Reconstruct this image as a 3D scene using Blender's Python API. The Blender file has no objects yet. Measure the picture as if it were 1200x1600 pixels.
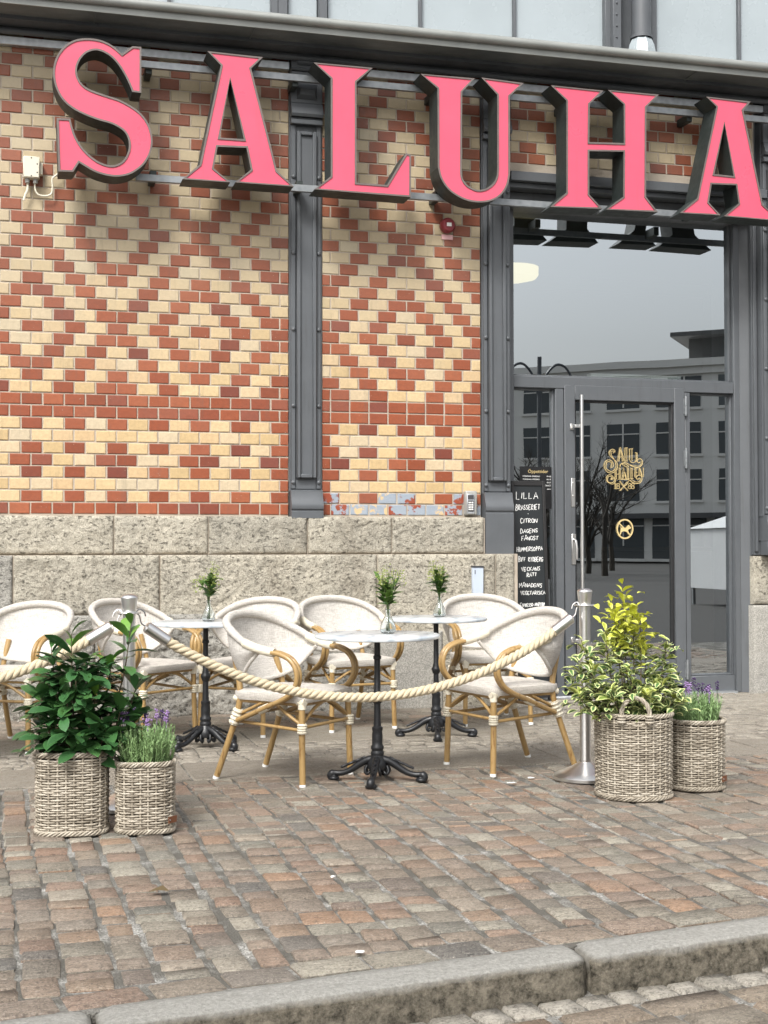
import bpy, math, random
from mathutils import Vector, Matrix, noise
from mathutils.geometry import tessellate_polygon
random.seed(7)
scn = bpy.context.scene
COL = scn.collection
rad = math.radians
U = random.uniform

# ------------------------------------------------------------------ camera
FPX = 2150.0                      # focal length in pixels of the 1200 x 1600 photograph
PSI, PITCH, ROLL = rad(15.2), math.atan(52 / FPX), .0012
CAM = Vector((0, -9.6, 1.16))
FW = Vector((math.sin(PSI) * math.cos(PITCH), math.cos(PSI) * math.cos(PITCH), math.sin(PITCH)))
RT = Vector((math.cos(PSI), -math.sin(PSI), 0)); UP = RT.cross(FW)
cd = bpy.data.cameras.new('camera'); cam = bpy.data.objects.new('camera', cd); COL.objects.link(cam)
cd.sensor_fit = 'VERTICAL'; cd.sensor_height = 24; cd.lens = 24 * FPX / 1600
cd.clip_end = 600; cd.clip_start = .05
_r = RT * math.cos(ROLL) - UP * math.sin(ROLL); _u = RT * math.sin(ROLL) + UP * math.cos(ROLL)
M = Matrix((_r, _u, -FW)).transposed().to_4x4(); M.translation = CAM
cam.matrix_world = M
scn.camera = cam

def ray(x, y):
    u, v = x - 600, 800 - y
    u, v = u * math.cos(ROLL) + v * math.sin(ROLL), -u * math.sin(ROLL) + v * math.cos(ROLL)
    return FW + (u * RT + v * UP) / FPX
def onY(x, y, Y=0.0):             # survey: point of the photo -> point on an upright plane parallel to the facade
    d = ray(x, y); p = CAM + d * ((Y - CAM.y) / d.y); return p
def onZ(x, y, Z=0.0):             # survey: point of the photo -> point on the ground
    d = ray(x, y); return CAM + d * ((Z - CAM.z) / d.z)

# ------------------------------------------------------------------ light
w = bpy.data.worlds.new('World'); scn.world = w; w.use_nodes = True
nt = w.node_tree; nt.nodes.clear()
out = nt.nodes.new('ShaderNodeOutputWorld'); bg = nt.nodes.new('ShaderNodeBackground')
sky = nt.nodes.new('ShaderNodeTexSky'); sky.sky_type = 'NISHITA'; sky.sun_disc = False
sky.sun_elevation = rad(48); sky.sun_rotation = rad(213); sky.dust_density = 5; sky.air_density = 1.2; sky.ozone_density = 1
hs = nt.nodes.new('ShaderNodeHueSaturation'); hs.inputs['Saturation'].default_value = .22
nt.links.new(sky.outputs[0], hs.inputs['Color']); nt.links.new(hs.outputs[0], bg.inputs[0])
bg.inputs[1].default_value = .12
nt.links.new(bg.outputs[0], out.inputs[0])
sl = bpy.data.lights.new('sun', 'SUN'); sl.energy = 1.5; sl.angle = rad(14); sl.color = (1, .975, .93)
sun = bpy.data.objects.new('sun', sl); COL.objects.link(sun)
sd = Vector((math.sin(rad(213)) * math.cos(rad(48)), math.cos(rad(213)) * math.cos(rad(48)), math.sin(rad(48))))
sun.rotation_euler = (-sd).to_track_quat('-Z', 'Y').to_euler(); sun.location = sd * 40
vs = scn.view_settings; vs.view_transform = 'Standard'; vs.look = 'None'; vs.gamma = 1; vs.exposure = 1.0
vs.use_curve_mapping = False
scn.cycles.max_bounces = 8; scn.cycles.transparent_max_bounces = 12
scn.cycles.use_denoising = True

# ------------------------------------------------------------------ materials
def srgb(r, g, b):
    f = lambda c: (c / 255) / 12.92 if c < 10.3 else ((c / 255 + .055) / 1.055) ** 2.4
    return (f(r), f(g), f(b), 1)
class NT:
    def __init__(s, name):
        s.m = bpy.data.materials.new(name); s.m.use_nodes = True; s.t = s.m.node_tree
        s.b = s.t.nodes['Principled BSDF']
    def n(s, typ, **k):
        nd = s.t.nodes.new('ShaderNode' + typ)
        for a, v in k.items():
            if a.startswith('i_'):
                key = a[2:]
                nd.inputs[int(key) if key.isdigit() else key.replace('_', ' ')].default_value = v
            else: setattr(nd, a, v)
        return nd
    def l(s, a, b): s.t.links.new(a, b)
    def noise(s, scale, detail=4, rough=.6, vec=None, stretch=None):
        nd = s.n('TexNoise'); nd.inputs['Scale'].default_value = scale; nd.inputs['Detail'].default_value = detail; nd.inputs['Roughness'].default_value = rough
        if vec is None: vec = s.coord()
        if stretch:
            mp = s.n('Mapping'); mp.inputs['Scale'].default_value = stretch; s.l(vec, mp.inputs[0]); vec = mp.outputs[0]
        s.l(vec, nd.inputs['Vector']); return nd.outputs['Fac']
    def coord(s, which=None):
        if which == 'obj': return s.n('TexCoord').outputs['Object']
        return s.n('NewGeometry').outputs['Position']
    def ramp(s, fac, stops, interp='LINEAR'):
        nd = s.n('ValToRGB'); cr = nd.color_ramp; cr.interpolation = interp
        while len(cr.elements) < len(stops): cr.elements.new(.5)
        for e, (p, c) in zip(cr.elements, stops):
            e.position = p; e.color = c if len(c) == 4 else (*c, 1)
        s.l(fac, nd.inputs[0]); return nd.outputs[0]
    def mix(s, fac, a, b, mode='MIX'):
        nd = s.n('Mix', data_type='RGBA', blend_type=mode)
        if isinstance(fac, (int, float)): nd.inputs[0].default_value = fac
        else: s.l(fac, nd.inputs[0])
        for i, v in ((6, a), (7, b)):
            if isinstance(v, tuple): nd.inputs[i].default_value = v if len(v) == 4 else (*v, 1)
            else: s.l(v, nd.inputs[i])
        return nd.outputs[2]
    def math(s, op, a, b=None, clamp=False):
        nd = s.n('Math', operation=op, use_clamp=clamp)
        for i, v in enumerate((a, b)):
            if v is None: continue
            if isinstance(v, (int, float)): nd.inputs[i].default_value = v
            else: s.l(v, nd.inputs[i])
        return nd.outputs[0]
    def rnd(s):                       # random per object and per joined piece
        a = s.n('ObjectInfo').outputs['Random']; b = s.n('NewGeometry').outputs['Random Per Island']
        return s.math('FRACT', s.math('ADD', a, b))
    def bump(s, h, strength=.4, dist=.01):
        nd = s.n('Bump'); nd.inputs['Strength'].default_value = strength; nd.inputs['Distance'].default_value = dist
        s.l(h, nd.inputs['Height']); s.l(nd.outputs[0], s.b.inputs['Normal'])
    def set(s, **k):
        for a, v in k.items():
            key = {'color': 'Base Color', 'rough': 'Roughness', 'metal': 'Metallic', 'ior': 'IOR', 'spec': 'Specular IOR Level',
                   'trans': 'Transmission Weight', 'sheen': 'Sheen Weight', 'coat': 'Coat Weight', 'sss': 'Subsurface Weight', 'alpha': 'Alpha'}[a]
            if isinstance(v, (int, float, tuple)): s.b.inputs[key].default_value = v
            else: s.l(v, s.b.inputs[key])
        return s

def simple(name, col, rough=.5, metal=0, var=.12, scale=12, bump=0, bscale=60, dist=.004, spec=.5):
    t = NT(name)
    c = t.mix(t.noise(scale, 5), tuple(x * (1 - var) for x in col[:3]), tuple(min(1, x * (1 + var)) for x in col[:3]))
    t.set(color=c, metal=metal, spec=spec)
    t.set(rough=t.ramp(t.noise(scale * 2.3, 3), [(.3, (max(0, rough - .07),) * 3), (.7, (min(1, rough + .09),) * 3)]))
    if bump: t.bump(t.noise(bscale, 5), bump, dist)
    return t.m

def brick_mat(name, stops, grime, rough):
    t = NT(name); r = t.rnd()
    c = t.ramp(r, stops)
    fine = t.noise(42, 6, .7)
    c = t.mix(t.ramp(fine, [(.35, (0, 0, 0)), (.75, (1, 1, 1))]), c, t.mix(.25, c, (.03, .02, .015)))
    big = t.noise(2.4, 4, .6)
    c = t.mix(t.math('MULTIPLY', t.ramp(big, [(.5, (0, 0, 0)), (.8, (1, 1, 1))]), .25), c, t.mix(.5, c, (.10, .075, .055)))
    # weathering of the upper, unwashed part of the wall
    z = t.n('SeparateXYZ'); t.l(t.coord(), z.inputs[0])
    h = t.math('ADD', z.outputs[2], t.math('MULTIPLY', t.noise(3.1, 4, .7, stretch=(1, 1, .35)), 1.2))
    k = t.ramp(t.math('DIVIDE', h, 6.0), [(.47, (0, 0, 0)), (.62, (1, 1, 1))])
    c = t.mix(t.math('MULTIPLY', k, grime[0]), c, grime[1])
    st = t.noise(5, 5, .7, stretch=(2.2, 1, .22))
    c = t.mix(t.math('MULTIPLY', t.ramp(st, [(.57, (0, 0, 0)), (.72, (1, 1, 1))]), .32), c, (.10, .085, .07))
    sp = t.noise(95, 2, .5)
    c = t.mix(t.ramp(sp, [(.74, (0, 0, 0)), (.78, (1, 1, 1))]), c, (.42, .34, .27))
    ch = t.ramp(t.noise(13, 7, .75), [(.69, (0, 0, 0)), (.72, (1, 1, 1))]); c = t.mix(t.math('MULTIPLY', ch, .6), c, t.mix(.5, c, (.48, .30, .19)))
    sm = t.ramp(t.noise(6, 7, .8), [(.70, (0, 0, 0)), (.74, (1, 1, 1))]); c = t.mix(t.math('MULTIPLY', sm, .45), c, (.42, .38, .32))
    t.set(color=c, rough=t.ramp(t.noise(30, 4), [(.3, (rough - .1,) * 3), (.7, (rough + .18,) * 3)]), spec=.45)
    t.bump(t.mix(.5, t.noise(18, 4), t.noise(120, 4)), .35, .004)
    return t.m
MAT = {}
MAT['red'] = brick_mat('glazed_red_brick', [(0, (.17, .042, .026)), (.10, (.24, .058, .022)), (.35, (.27, .066, .026)), (.5, (.31, .083, .033)), (.62, (.24, .058, .026)), (.8, (.34, .10, .042)), (.92, (.26, .075, .04)), (1, (.19, .052, .034))], (.30, (.22, .105, .07)), .42)
MAT['cream'] = brick_mat('glazed_cream_brick', [(0, (.52, .375, .19)), (.25, (.59, .43, .23)), (.5, (.62, .47, .27)), (.7, (.57, .40, .22)), (.85, (.60, .46, .29)), (1, (.54, .45, .31))], (.68, (.40, .345, .24)), .42)
def painted():
    t = NT('brick_with_flaking_grey_paint')
    c = t.ramp(t.rnd(), [(0, (.25, .05, .02)), (.45, (.16, .03, .02)), (.55, (.55, .40, .22)), (1, (.6, .45, .25))], 'CONSTANT')
    m = t.ramp(t.noise(9, 6, .65), [(.46, (0, 0, 0)), (.5, (1, 1, 1))])
    t.set(color=t.mix(m, c, (.27, .31, .36)), rough=.6); t.bump(t.noise(30, 5), .5, .006); return t.m
MAT['painted'] = painted()
MAT['mortar'] = simple('lime_mortar', (.40, .345, .28), .95, var=.3, scale=9, bump=.6, bscale=120)
def ironm():
    t = NT('dark_grey_iron_paint'); c = t.mix(t.noise(6, 5), (.080, .087, .094), (.108, .116, .126))
    st = t.ramp(t.noise(7, 6, .7, stretch=(3, 3, .25)), [(.55, (0, 0, 0)), (.75, (1, 1, 1))]); c = t.mix(t.math('MULTIPLY', st, .5), c, (.05, .05, .048))
    sc = t.ramp(t.noise(38, 6, .75), [(.66, (0, 0, 0)), (.72, (1, 1, 1))]); c = t.mix(t.math('MULTIPLY', sc, .4), c, (.24, .245, .25))
    ru = t.ramp(t.noise(21, 6, .7), [(.71, (0, 0, 0)), (.76, (1, 1, 1))]); c = t.mix(t.math('MULTIPLY', ru, .35), c, (.13, .07, .04))
    t.set(color=c, rough=t.ramp(t.noise(9, 4), [(.3, (.34,) * 3), (.7, (.55,) * 3)])); t.bump(t.noise(90, 5), .15, .003); return t.m
MAT['iron'] = ironm()
def iron2():
    t = NT('weathered_cornice_paint'); z = t.noise(3, 6, .7, stretch=(.6, 1, 2.5))
    t.set(color=t.ramp(z, [(.3, (.10, .11, .11)), (.55, (.16, .17, .168)), (.75, (.25, .26, .25))]), rough=.38); t.bump(t.noise(40, 5), .15, .004); return t.m
MAT['cornice'] = iron2()
def galv(name, a, b, rough=.4):
    t = NT(name); v = t.n('TexVoronoi'); v.inputs['Scale'].default_value = 26; t.l(t.coord(), v.inputs['Vector'])
    t.set(color=t.mix(t.math('MULTIPLY', v.outputs['Distance'], .9), a, b), metal=.75, rough=rough); return t.m
MAT['roll'] = simple('pale_grey_gutter_paint', (.27, .28, .265), .4, metal=.2, var=.25, scale=5, bump=.1)
MAT['galv'] = galv('galvanised_zinc', (.42, .44, .46), (.62, .64, .66))
MAT['steel'] = NT('brushed_stainless_steel').set(color=(.78, .77, .75, 1), metal=1.0, rough=.3).m
MAT['chrome'] = NT('polished_steel').set(color=(.7, .7, .69, 1), metal=1.0, rough=.15).m
def pinkm():
    t = NT('coral_pink_sign_acrylic'); c = t.mix(t.noise(2.6, 5), (.62, .072, .128), (.74, .105, .172))
    st = t.ramp(t.noise(9, 6, .7, stretch=(2.2, 1, .2)), [(.56, (0, 0, 0)), (.78, (1, 1, 1))]); c = t.mix(t.math('MULTIPLY', st, .3), c, (.52, .07, .09))
    sp = t.ramp(t.noise(70, 5, .7), [(.69, (0, 0, 0)), (.76, (1, 1, 1))]); c = t.mix(t.math('MULTIPLY', sp, .35), c, (.80, .36, .38))
    t.set(color=c, rough=t.ramp(t.noise(4, 4), [(.3, (.26,) * 3), (.7, (.48,) * 3)])); t.bump(t.noise(5, 3), .06, .01); return t.m
MAT['pink'] = pinkm()
MAT['letter_side'] = simple('patinated_dark_letter_metal', (.034, .043, .041), .5, metal=.2, var=.5, scale=7, bump=.15, bscale=40)
MAT['trim'] = simple('grey_brown_letter_trim', (.15, .125, .115), .45, metal=.2, var=.35, scale=14)
MAT['lens'] = simple('painted_sky_reflection_glass', (.335, .38, .40), .25, var=.13, scale=2.2, bump=.03, bscale=9, spec=.8)  # pale blue-grey of the reflected sky is put into the pane colour
def glass(name, refl, tint, rough=0.0):
    t = NT(name); t.t.nodes.remove(t.b)
    tr = t.n('BsdfTransparent'); tr.inputs[0].default_value = tint
    gl = t.n('BsdfGlossy'); gl.inputs['Roughness'].default_value = rough; gl.inputs[0].default_value = (.91, .965, 1, 1)
    fr = t.n('Fresnel'); fr.inputs[0].default_value = 1.5
    f = t.math('ADD', fr.outputs[0], refl, True)
    nb = t.n('Bump'); nb.inputs['Strength'].default_value = .02; nb.inputs['Distance'].default_value = .02
    t.l(t.noise(.9, 2), nb.inputs['Height']); t.l(nb.outputs[0], gl.inputs['Normal'])
    mx = t.n('MixShader'); t.l(f, mx.inputs[0]); t.l(tr.outputs[0], mx.inputs[1]); t.l(gl.outputs[0], mx.inputs[2])
    t.l(mx.outputs[0], t.t.nodes['Material Output'].inputs[0]); return t.m
MAT['glass'] = glass('coated_shop_glass', .47, (.72, .78, .78, 1))
MAT['vase'] = NT('clear_vase_glass').set(color=(.93, .97, .97, 1), trans=1.0, rough=.02, ior=1.45).m
def stone(name, stops, crack=.6, sc=1.0, bump=.9):
    t = NT(name); r = t.rnd()
    pos = t.coord()
    c = t.ramp(t.math('ADD', t.math('MULTIPLY', t.noise(2.3 * sc, 6, .65), .7), t.math('MULTIPLY', r, .3)), stops)
    speck = t.noise(150 * sc, 3, .7)
    c = t.mix(t.ramp(speck, [(.40, (0, 0, 0)), (.62, (1, 1, 1))]), t.mix(.38, c, (.06, .055, .045)), t.mix(.2, c, (.75, .7, .6)))
    v = t.n('TexVoronoi', feature='DISTANCE_TO_EDGE'); v.inputs['Scale'].default_value = 13 * sc
    d = t.n('Mapping'); d.inputs['Scale'].default_value = (1, 1, 1.9); t.l(pos, d.inputs[0])
    va = t.n('VectorMath', operation='ADD'); t.l(d.outputs[0], va.inputs[0])
    nz = t.n('TexNoise'); nz.inputs['Scale'].default_value = 9 * sc; nz.inputs['Detail'].default_value = 5; t.l(pos, nz.inputs['Vector'])
    sc2 = t.n('VectorMath', operation='SCALE'); sc2.inputs['Scale'].default_value = .42; t.l(nz.outputs['Color'], sc2.inputs[0]); t.l(sc2.outputs[0], va.inputs[1])
    t.l(va.outputs[0], v.inputs['Vector'])
    e = t.ramp(v.outputs['Distance'], [(0, (0, 0, 0)), (.09, (1, 1, 1))])
    msk = t.ramp(t.noise(3.5 * sc, 4), [(.45, (0, 0, 0)), (.6, (1, 1, 1))])
    ce = t.math('MULTIPLY', t.math('SUBTRACT', 1.0, e), t.math('MULTIPLY', msk, crack * .45))
    c = t.mix(ce, c, (.045, .04, .033))
    pit = t.ramp(t.noise(30 * sc, 8, .78, stretch=(1, 1, 1.8)), [(.36, (1, 1, 1)), (.44, (0, 0, 0))])
    c = t.mix(t.math('MULTIPLY', pit, crack), c, (.05, .046, .038))
    st = t.ramp(t.noise(2.2, 5, .65, stretch=(1.6, 1, .5)), [(.52, (0, 0, 0)), (.7, (1, 1, 1))]); c = t.mix(t.math('MULTIPLY', st, .3), c, (.20, .165, .12))
    t.set(color=c, rough=.9, spec=.25)
    h = t.math('ADD', t.math('MULTIPLY', t.noise(26 * sc, 8, .7), 1.0), t.math('MULTIPLY', t.math('ADD', ce, pit), -.6))
    t.bump(h, bump, .02); return t.m
MAT['stone'] = stone('rough_beige_grey_plinth_stone', [(.2, (.27, .255, .215)), (.42, (.42, .39, .32)), (.6, (.53, .485, .39)), (.8, (.40, .38, .325))], .6)
MAT['stone_grey'] = stone('rough_grey_plinth_stone', [(.2, (.19, .187, .175)), (.45, (.31, .303, .28)), (.65, (.41, .395, .355)), (.85, (.29, .285, .27))], .75)
MAT['stone_smooth'] = stone('smooth_cement_stone', [(.2, (.27, .265, .25)), (.5, (.36, .35, .32)), (.8, (.42, .405, .36))], .15, .8, .3)
def kerbm():
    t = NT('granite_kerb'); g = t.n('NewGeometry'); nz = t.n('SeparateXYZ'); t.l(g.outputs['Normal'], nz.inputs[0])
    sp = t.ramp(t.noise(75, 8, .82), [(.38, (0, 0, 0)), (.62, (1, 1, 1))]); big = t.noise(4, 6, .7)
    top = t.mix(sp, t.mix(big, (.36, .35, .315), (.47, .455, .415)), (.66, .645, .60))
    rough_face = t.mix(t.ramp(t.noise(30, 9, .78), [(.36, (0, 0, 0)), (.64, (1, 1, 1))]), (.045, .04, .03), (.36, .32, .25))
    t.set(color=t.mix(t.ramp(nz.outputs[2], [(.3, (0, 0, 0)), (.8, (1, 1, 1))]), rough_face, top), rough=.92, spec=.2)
    t.bump(t.noise(42, 9, .8), 1.0, .035); return t.m
MAT['kerb'] = kerbm()
def sett(name, stops, sp=.45):
    t = NT(name); c = t.ramp(t.rnd(), stops, 'LINEAR')
    c = t.mix(t.ramp(t.noise(24, 6, .7, stretch=(1, 2.5, 1)), [(.3, (0, 0, 0)), (.72, (1, 1, 1))]), t.mix(.5, c, (.05, .047, .042)), t.mix(.3, c, (.42, .39, .34)))
    c = t.mix(t.ramp(t.noise(150, 4, .75), [(.55, (0, 0, 0)), (.7, (1, 1, 1))]), c, t.mix(sp, c, (.6, .57, .52)))
    c = t.mix(t.ramp(t.noise(75, 6, .8), [(.40, (1, 1, 1)), (.50, (0, 0, 0))]), c, t.mix(.55, c, (.03, .028, .025)))
    c = t.mix(t.ramp(t.noise(1.3, 4, .6), [(.45, (0, 0, 0)), (.7, (1, 1, 1))]), c, t.mix(.25, c, (.30, .28, .245)))
    c = t.mix(1.0, c, (1.16, 1.12, 1.07), 'MULTIPLY')
    t.set(color=c, rough=t.ramp(t.noise(12, 4), [(.3, (.42,) * 3), (.7, (.8,) * 3)]), spec=.45)
    t.bump(t.mix(.55, t.noise(26, 7, .75), t.noise(120, 5, .7)), 1.0, .018); return t.m
MAT['sett'] = sett('mixed_stone_setts', [(0, (.19, .18, .15)), (.08, (.24, .16, .11)), (.16, (.21, .195, .16)), (.24, (.27, .145, .09)), (.30, (.15, .158, .14)), (.38, (.27, .25, .205)), (.46, (.23, .14, .10)), (.52, (.36, .205, .115)), (.57, (.21, .205, .17)), (.66, (.40, .38, .32)), (.74, (.26, .175, .125)), (.80, (.085, .09, .092)), (.86, (.30, .19, .135)), (.93, (.18, .172, .15)), (1, (.28, .20, .15))])
MAT['small_sett'] = sett('pale_small_setts', [(0, (.24, .22, .19)), (.4, (.35, .325, .28)), (.7, (.27, .25, .21)), (1, (.40, .375, .33))])
MAT['paver'] = sett('brown_grey_pavers', [(0, (.18, .16, .13)), (.3, (.24, .20, .155)), (.5, (.27, .185, .135)), (.75, (.20, .185, .155)), (1, (.31, .275, .225))])
MAT['slab'] = sett('worn_pavement_slab', [(0, (.22, .20, .17)), (.5, (.29, .262, .22)), (1, (.25, .23, .19))], .5)
MAT['street_sett'] = sett('large_street_setts', [(0, (.30, .17, .10)), (.3, (.22, .19, .14)), (.5, (.34, .21, .12)), (.75, (.20, .185, .15)), (1, (.27, .20, .14))])
MAT['gutter_sett'] = sett('grey_gutter_setts', [(0, (.32, .31, .275)), (.5, (.44, .425, .385)), (1, (.38, .365, .325))])
def gravel():
    t = NT('joint_grit'); v = t.n('TexVoronoi'); v.inputs['Scale'].default_value = 150; t.l(t.coord(), v.inputs['Vector'])
    c = t.mix(v.outputs['Color'], (.08, .075, .066), (.52, .51, .475)); c = t.mix(t.ramp(t.noise(7, 5), [(.45, (0, 0, 0)), (.66, (1, 1, 1))]), (.10, .094, .08), c)
    t.set(color=c, rough=.95); t.bump(v.outputs['Distance'], .8, .006); return t.m
MAT['gravel'] = gravel()
MAT['asphalt'] = simple('street_asphalt', (.055, .053, .05), .9, var=.3, scale=30, bump=.6, bscale=200)
def bamboo():
    t = NT('bamboo_look_tube'); c = t.mix(t.noise(5, 4, .6), (.285, .18, .068), (.40, .265, .11))
    c = t.mix(t.ramp(t.noise(60, 3, .6, stretch=(1, 1, .25)), [(.55, (0, 0, 0)), (.75, (1, 1, 1))]), c, (.17, .08, .02))
    t.set(color=c, rough=.36, coat=.15); return t.m
MAT['bamboo'] = bamboo()
def wrap():
    t = NT('cream_cord_wrap'); wv = t.n('TexWave'); wv.inputs['Scale'].default_value = 46; wv.inputs['Distortion'].default_value = 2; wv.bands_direction = 'Z'
    t.l(t.coord(), wv.inputs['Vector'])
    t.set(color=t.mix(wv.outputs['Fac'], (.60, .55, .43), (.74, .69, .57)), rough=.5); t.bump(wv.outputs['Fac'], .35, .004); return t.m
MAT['wrap'] = wrap()
def fabric():
    t = NT('woven_mesh_fabric'); o = t.coord('obj')
    a = t.noise(60, 3, .8, o, (.35, .35, 5)); b = t.noise(60, 3, .8, o, (5, 5, .35)); m = t.math('MULTIPLY', t.math('ADD', a, b), .5)
    c = t.ramp(m, [(.36, (.33, .305, .27)), (.5, (.52, .49, .445)), (.64, (.65, .62, .57))])
    t.set(color=c, rough=.75, spec=.3, sheen=.1)
    ck = t.n('TexChecker'); ck.inputs['Scale'].default_value = 420; t.l(o, ck.inputs['Vector'])
    t.bump(t.math('ADD', m, t.math('MULTIPLY', ck.outputs['Fac'], .25)), .5, .004); return t.m
MAT['fabric'] = fabric()
def mesh_fabric():
    t = NT('woven_back_mesh'); o = t.coord('obj')
    a = t.noise(75, 3, .8, o, (.3, .3, 4)); b = t.noise(75, 3, .8, o, (4, 4, .3)); m = t.math('MULTIPLY', t.math('ADD', a, b), .5)
    c = t.ramp(m, [(.40, (.35, .33, .30)), (.5, (.51, .485, .45)), (.60, (.64, .615, .575))])
    t.set(color=c, rough=.8, spec=.2); t.bump(m, .5, .004); return t.m
MAT['mesh'] = mesh_fabric()
def marble():
    t = NT('white_marble'); o = t.coord('obj'); wv = t.n('TexWave'); wv.inputs['Scale'].default_value = 2.2; wv.inputs['Distortion'].default_value = 9; wv.inputs['Detail'].default_value = 5; wv.inputs['Detail Scale'].default_value = 1.6
    mp = t.n('Mapping'); mp.inputs['Rotation'].default_value = (0, 0, .9); t.l(o, mp.inputs[0]); t.l(mp.outputs[0], wv.inputs['Vector'])
    c = t.ramp(wv.outputs['Fac'], [(0, (.38, .425, .47)), (.18, (.48, .52, .555)), (.45, (.55, .59, .62)), (1, (.60, .635, .66))])
    t.set(color=c, rough=.17); return t.m
MAT['marble'] = marble()
MAT['cast'] = simple('black_cast_iron', (.012, .013, .015), .38, metal=.1, var=.3, scale=30, bump=.2, bscale=120)
MAT['rope'] = simple('natural_hemp_rope', (.56, .48, .34), .9, var=.22, scale=60, bump=.8, bscale=300, spec=.1)
def wicker():
    t = NT('wicker_strands'); c = t.ramp(t.math('ADD', t.math('MULTIPLY', t.noise(16, 4, .7), .7), t.math('MULTIPLY', t.rnd(), .3)), [(.25, (.14, .115, .085)), (.45, (.30, .262, .205)), (.6, (.40, .355, .285)), (.8, (.48, .44, .37))])
    t.set(color=c, rough=.6); t.bump(t.noise(160, 3), .3, .003); return t.m
MAT['wicker'] = wicker()
MAT['dark'] = simple('dark_liner', (.05, .04, .03), .9)
MAT['soil'] = simple('potting_soil', (.03, .022, .015), .95, var=.5, scale=60, bump=.8, bscale=90)
def leafm(name, mid, edge, young, rough=.35, e0=.62, e1=.8, yz=None, dark=.35):
    t = NT(name); a = t.n('Attribute'); a.attribute_name = 'rim'
    c = t.mix(t.rnd(), mid, tuple(x * (1 - dark) for x in mid))
    oi = t.n('ObjectInfo')
    c = t.mix(t.ramp(a.outputs['Fac'], [(e0, (0, 0, 0)), (e1, (1, 1, 1))]), c, edge)
    c = t.mix(oi.outputs['Alpha'], young, c) if False else c
    ca = t.n('Attribute'); ca.attribute_type = 'OBJECT'; ca.attribute_name = 'young'
    c = t.mix(ca.outputs['Fac'], c, young)
    t.set(color=c, rough=rough, sss=.0)
    v = t.n('Attribute'); v.attribute_name = 'vein'; t.bump(v.outputs['Fac'], .4, .004)
    return t.m
MAT['laurel'] = leafm('laurel_leaf', (.045, .125, .042), (.06, .16, .05), (.17, .34, .05), .28, .8, 1)
MAT['euonymus'] = leafm('variegated_leaf', (.085, .17, .055), (.55, .60, .27), (.60, .62, .07), .38, .42, .62)
MAT['sprig'] = leafm('sprig_leaf', (.04, .11, .025), (.07, .15, .03), (.26, .36, .06), .4)
MAT['stem'] = simple('green_stem', (.07, .10, .03), .6)
MAT['woody'] = simple('woody_stem', (.10, .075, .045), .8)
MAT['lav'] = simple('lavender_foliage', (.22, .34, .14), .7, var=.4, scale=40)
MAT['lavflower'] = simple('lavender_flower', (.30, .19, .40), .7, var=.5, scale=80)
MAT['lavdark'] = simple('dark_lavender_bud', (.05, .025, .09), .7, var=.4, scale=80)
MAT['buds'] = simple('yellow_green_buds', (.27, .33, .07), .7, var=.4, scale=50)
MAT['board'] = simple('black_chalkboard', (.010, .013, .015), .55, var=.4, scale=5)
MAT['boardframe'] = simple('black_painted_board_frame', (.013, .012, .012), .45, var=.3)
MAT['chalk'] = simple('white_chalk', (.78, .78, .76), .9, var=.15, scale=80)
MAT['gold'] = simple('gold_leaf_lettering', (.72, .56, .27), .4, metal=.3, var=.15, scale=30)
MAT['white'] = simple('off_white_plastic', (.66, .62, .50), .45, var=.08)
MAT['paper'] = simple('white_paper', (.78, .78, .76), .8, var=.05)
MAT['red_plastic'] = simple('red_alarm_plastic', (.21, .028, .036), .4, var=.15)
MAT['pinkplate'] = simple('faded_pink_label', (.70, .42, .42), .5, var=.08)
MAT['greyplastic'] = simple('grey_keypad_plastic', (.33, .33, .31), .5, var=.08)
MAT['darkplastic'] = simple('dark_keypad_plastic', (.05, .05, .055), .5)
MAT['bluepaint'] = simple('pale_blue_grey_box', (.47, .53, .62), .35, var=.05)
MAT['leather'] = simple('brown_leather_tag', (.15, .055, .022), .6, var=.2)
MAT['rubber'] = simple('black_rubber', (.012, .012, .013), .6)
MAT['black'] = simple('black_sign_panel', (.010, .010, .011), .35)
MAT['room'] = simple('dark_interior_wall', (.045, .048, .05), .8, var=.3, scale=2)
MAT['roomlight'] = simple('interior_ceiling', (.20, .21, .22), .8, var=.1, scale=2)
MAT['counter'] = simple('interior_wood', (.06, .045, .03), .6)
MAT['facade'] = simple('pale_grey_office_render', (.78, .765, .72), .85, var=.06, scale=.3)
MAT['officeglass'] = NT('office_window_glass').set(color=(.075, .085, .09, 1), rough=.2).m
MAT['roof'] = simple('dark_roof_sheet', (.09, .09, .09), .7)
MAT['bark'] = simple('tree_bark', (.045, .038, .03), .9)
MAT['canvas'] = simple('white_tent_canvas', (.62, .63, .63), .8, var=.05)
t = NT('lit_lamp_diffuser'); t.b.inputs['Emission Color'].default_value = (1, .80, .36, 1); t.b.inputs['Emission Strength'].default_value = .62; MAT['lamp'] = t.m
MAT['rust'] = simple('litter_leaf', (.10, .07, .03), .8)
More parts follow.
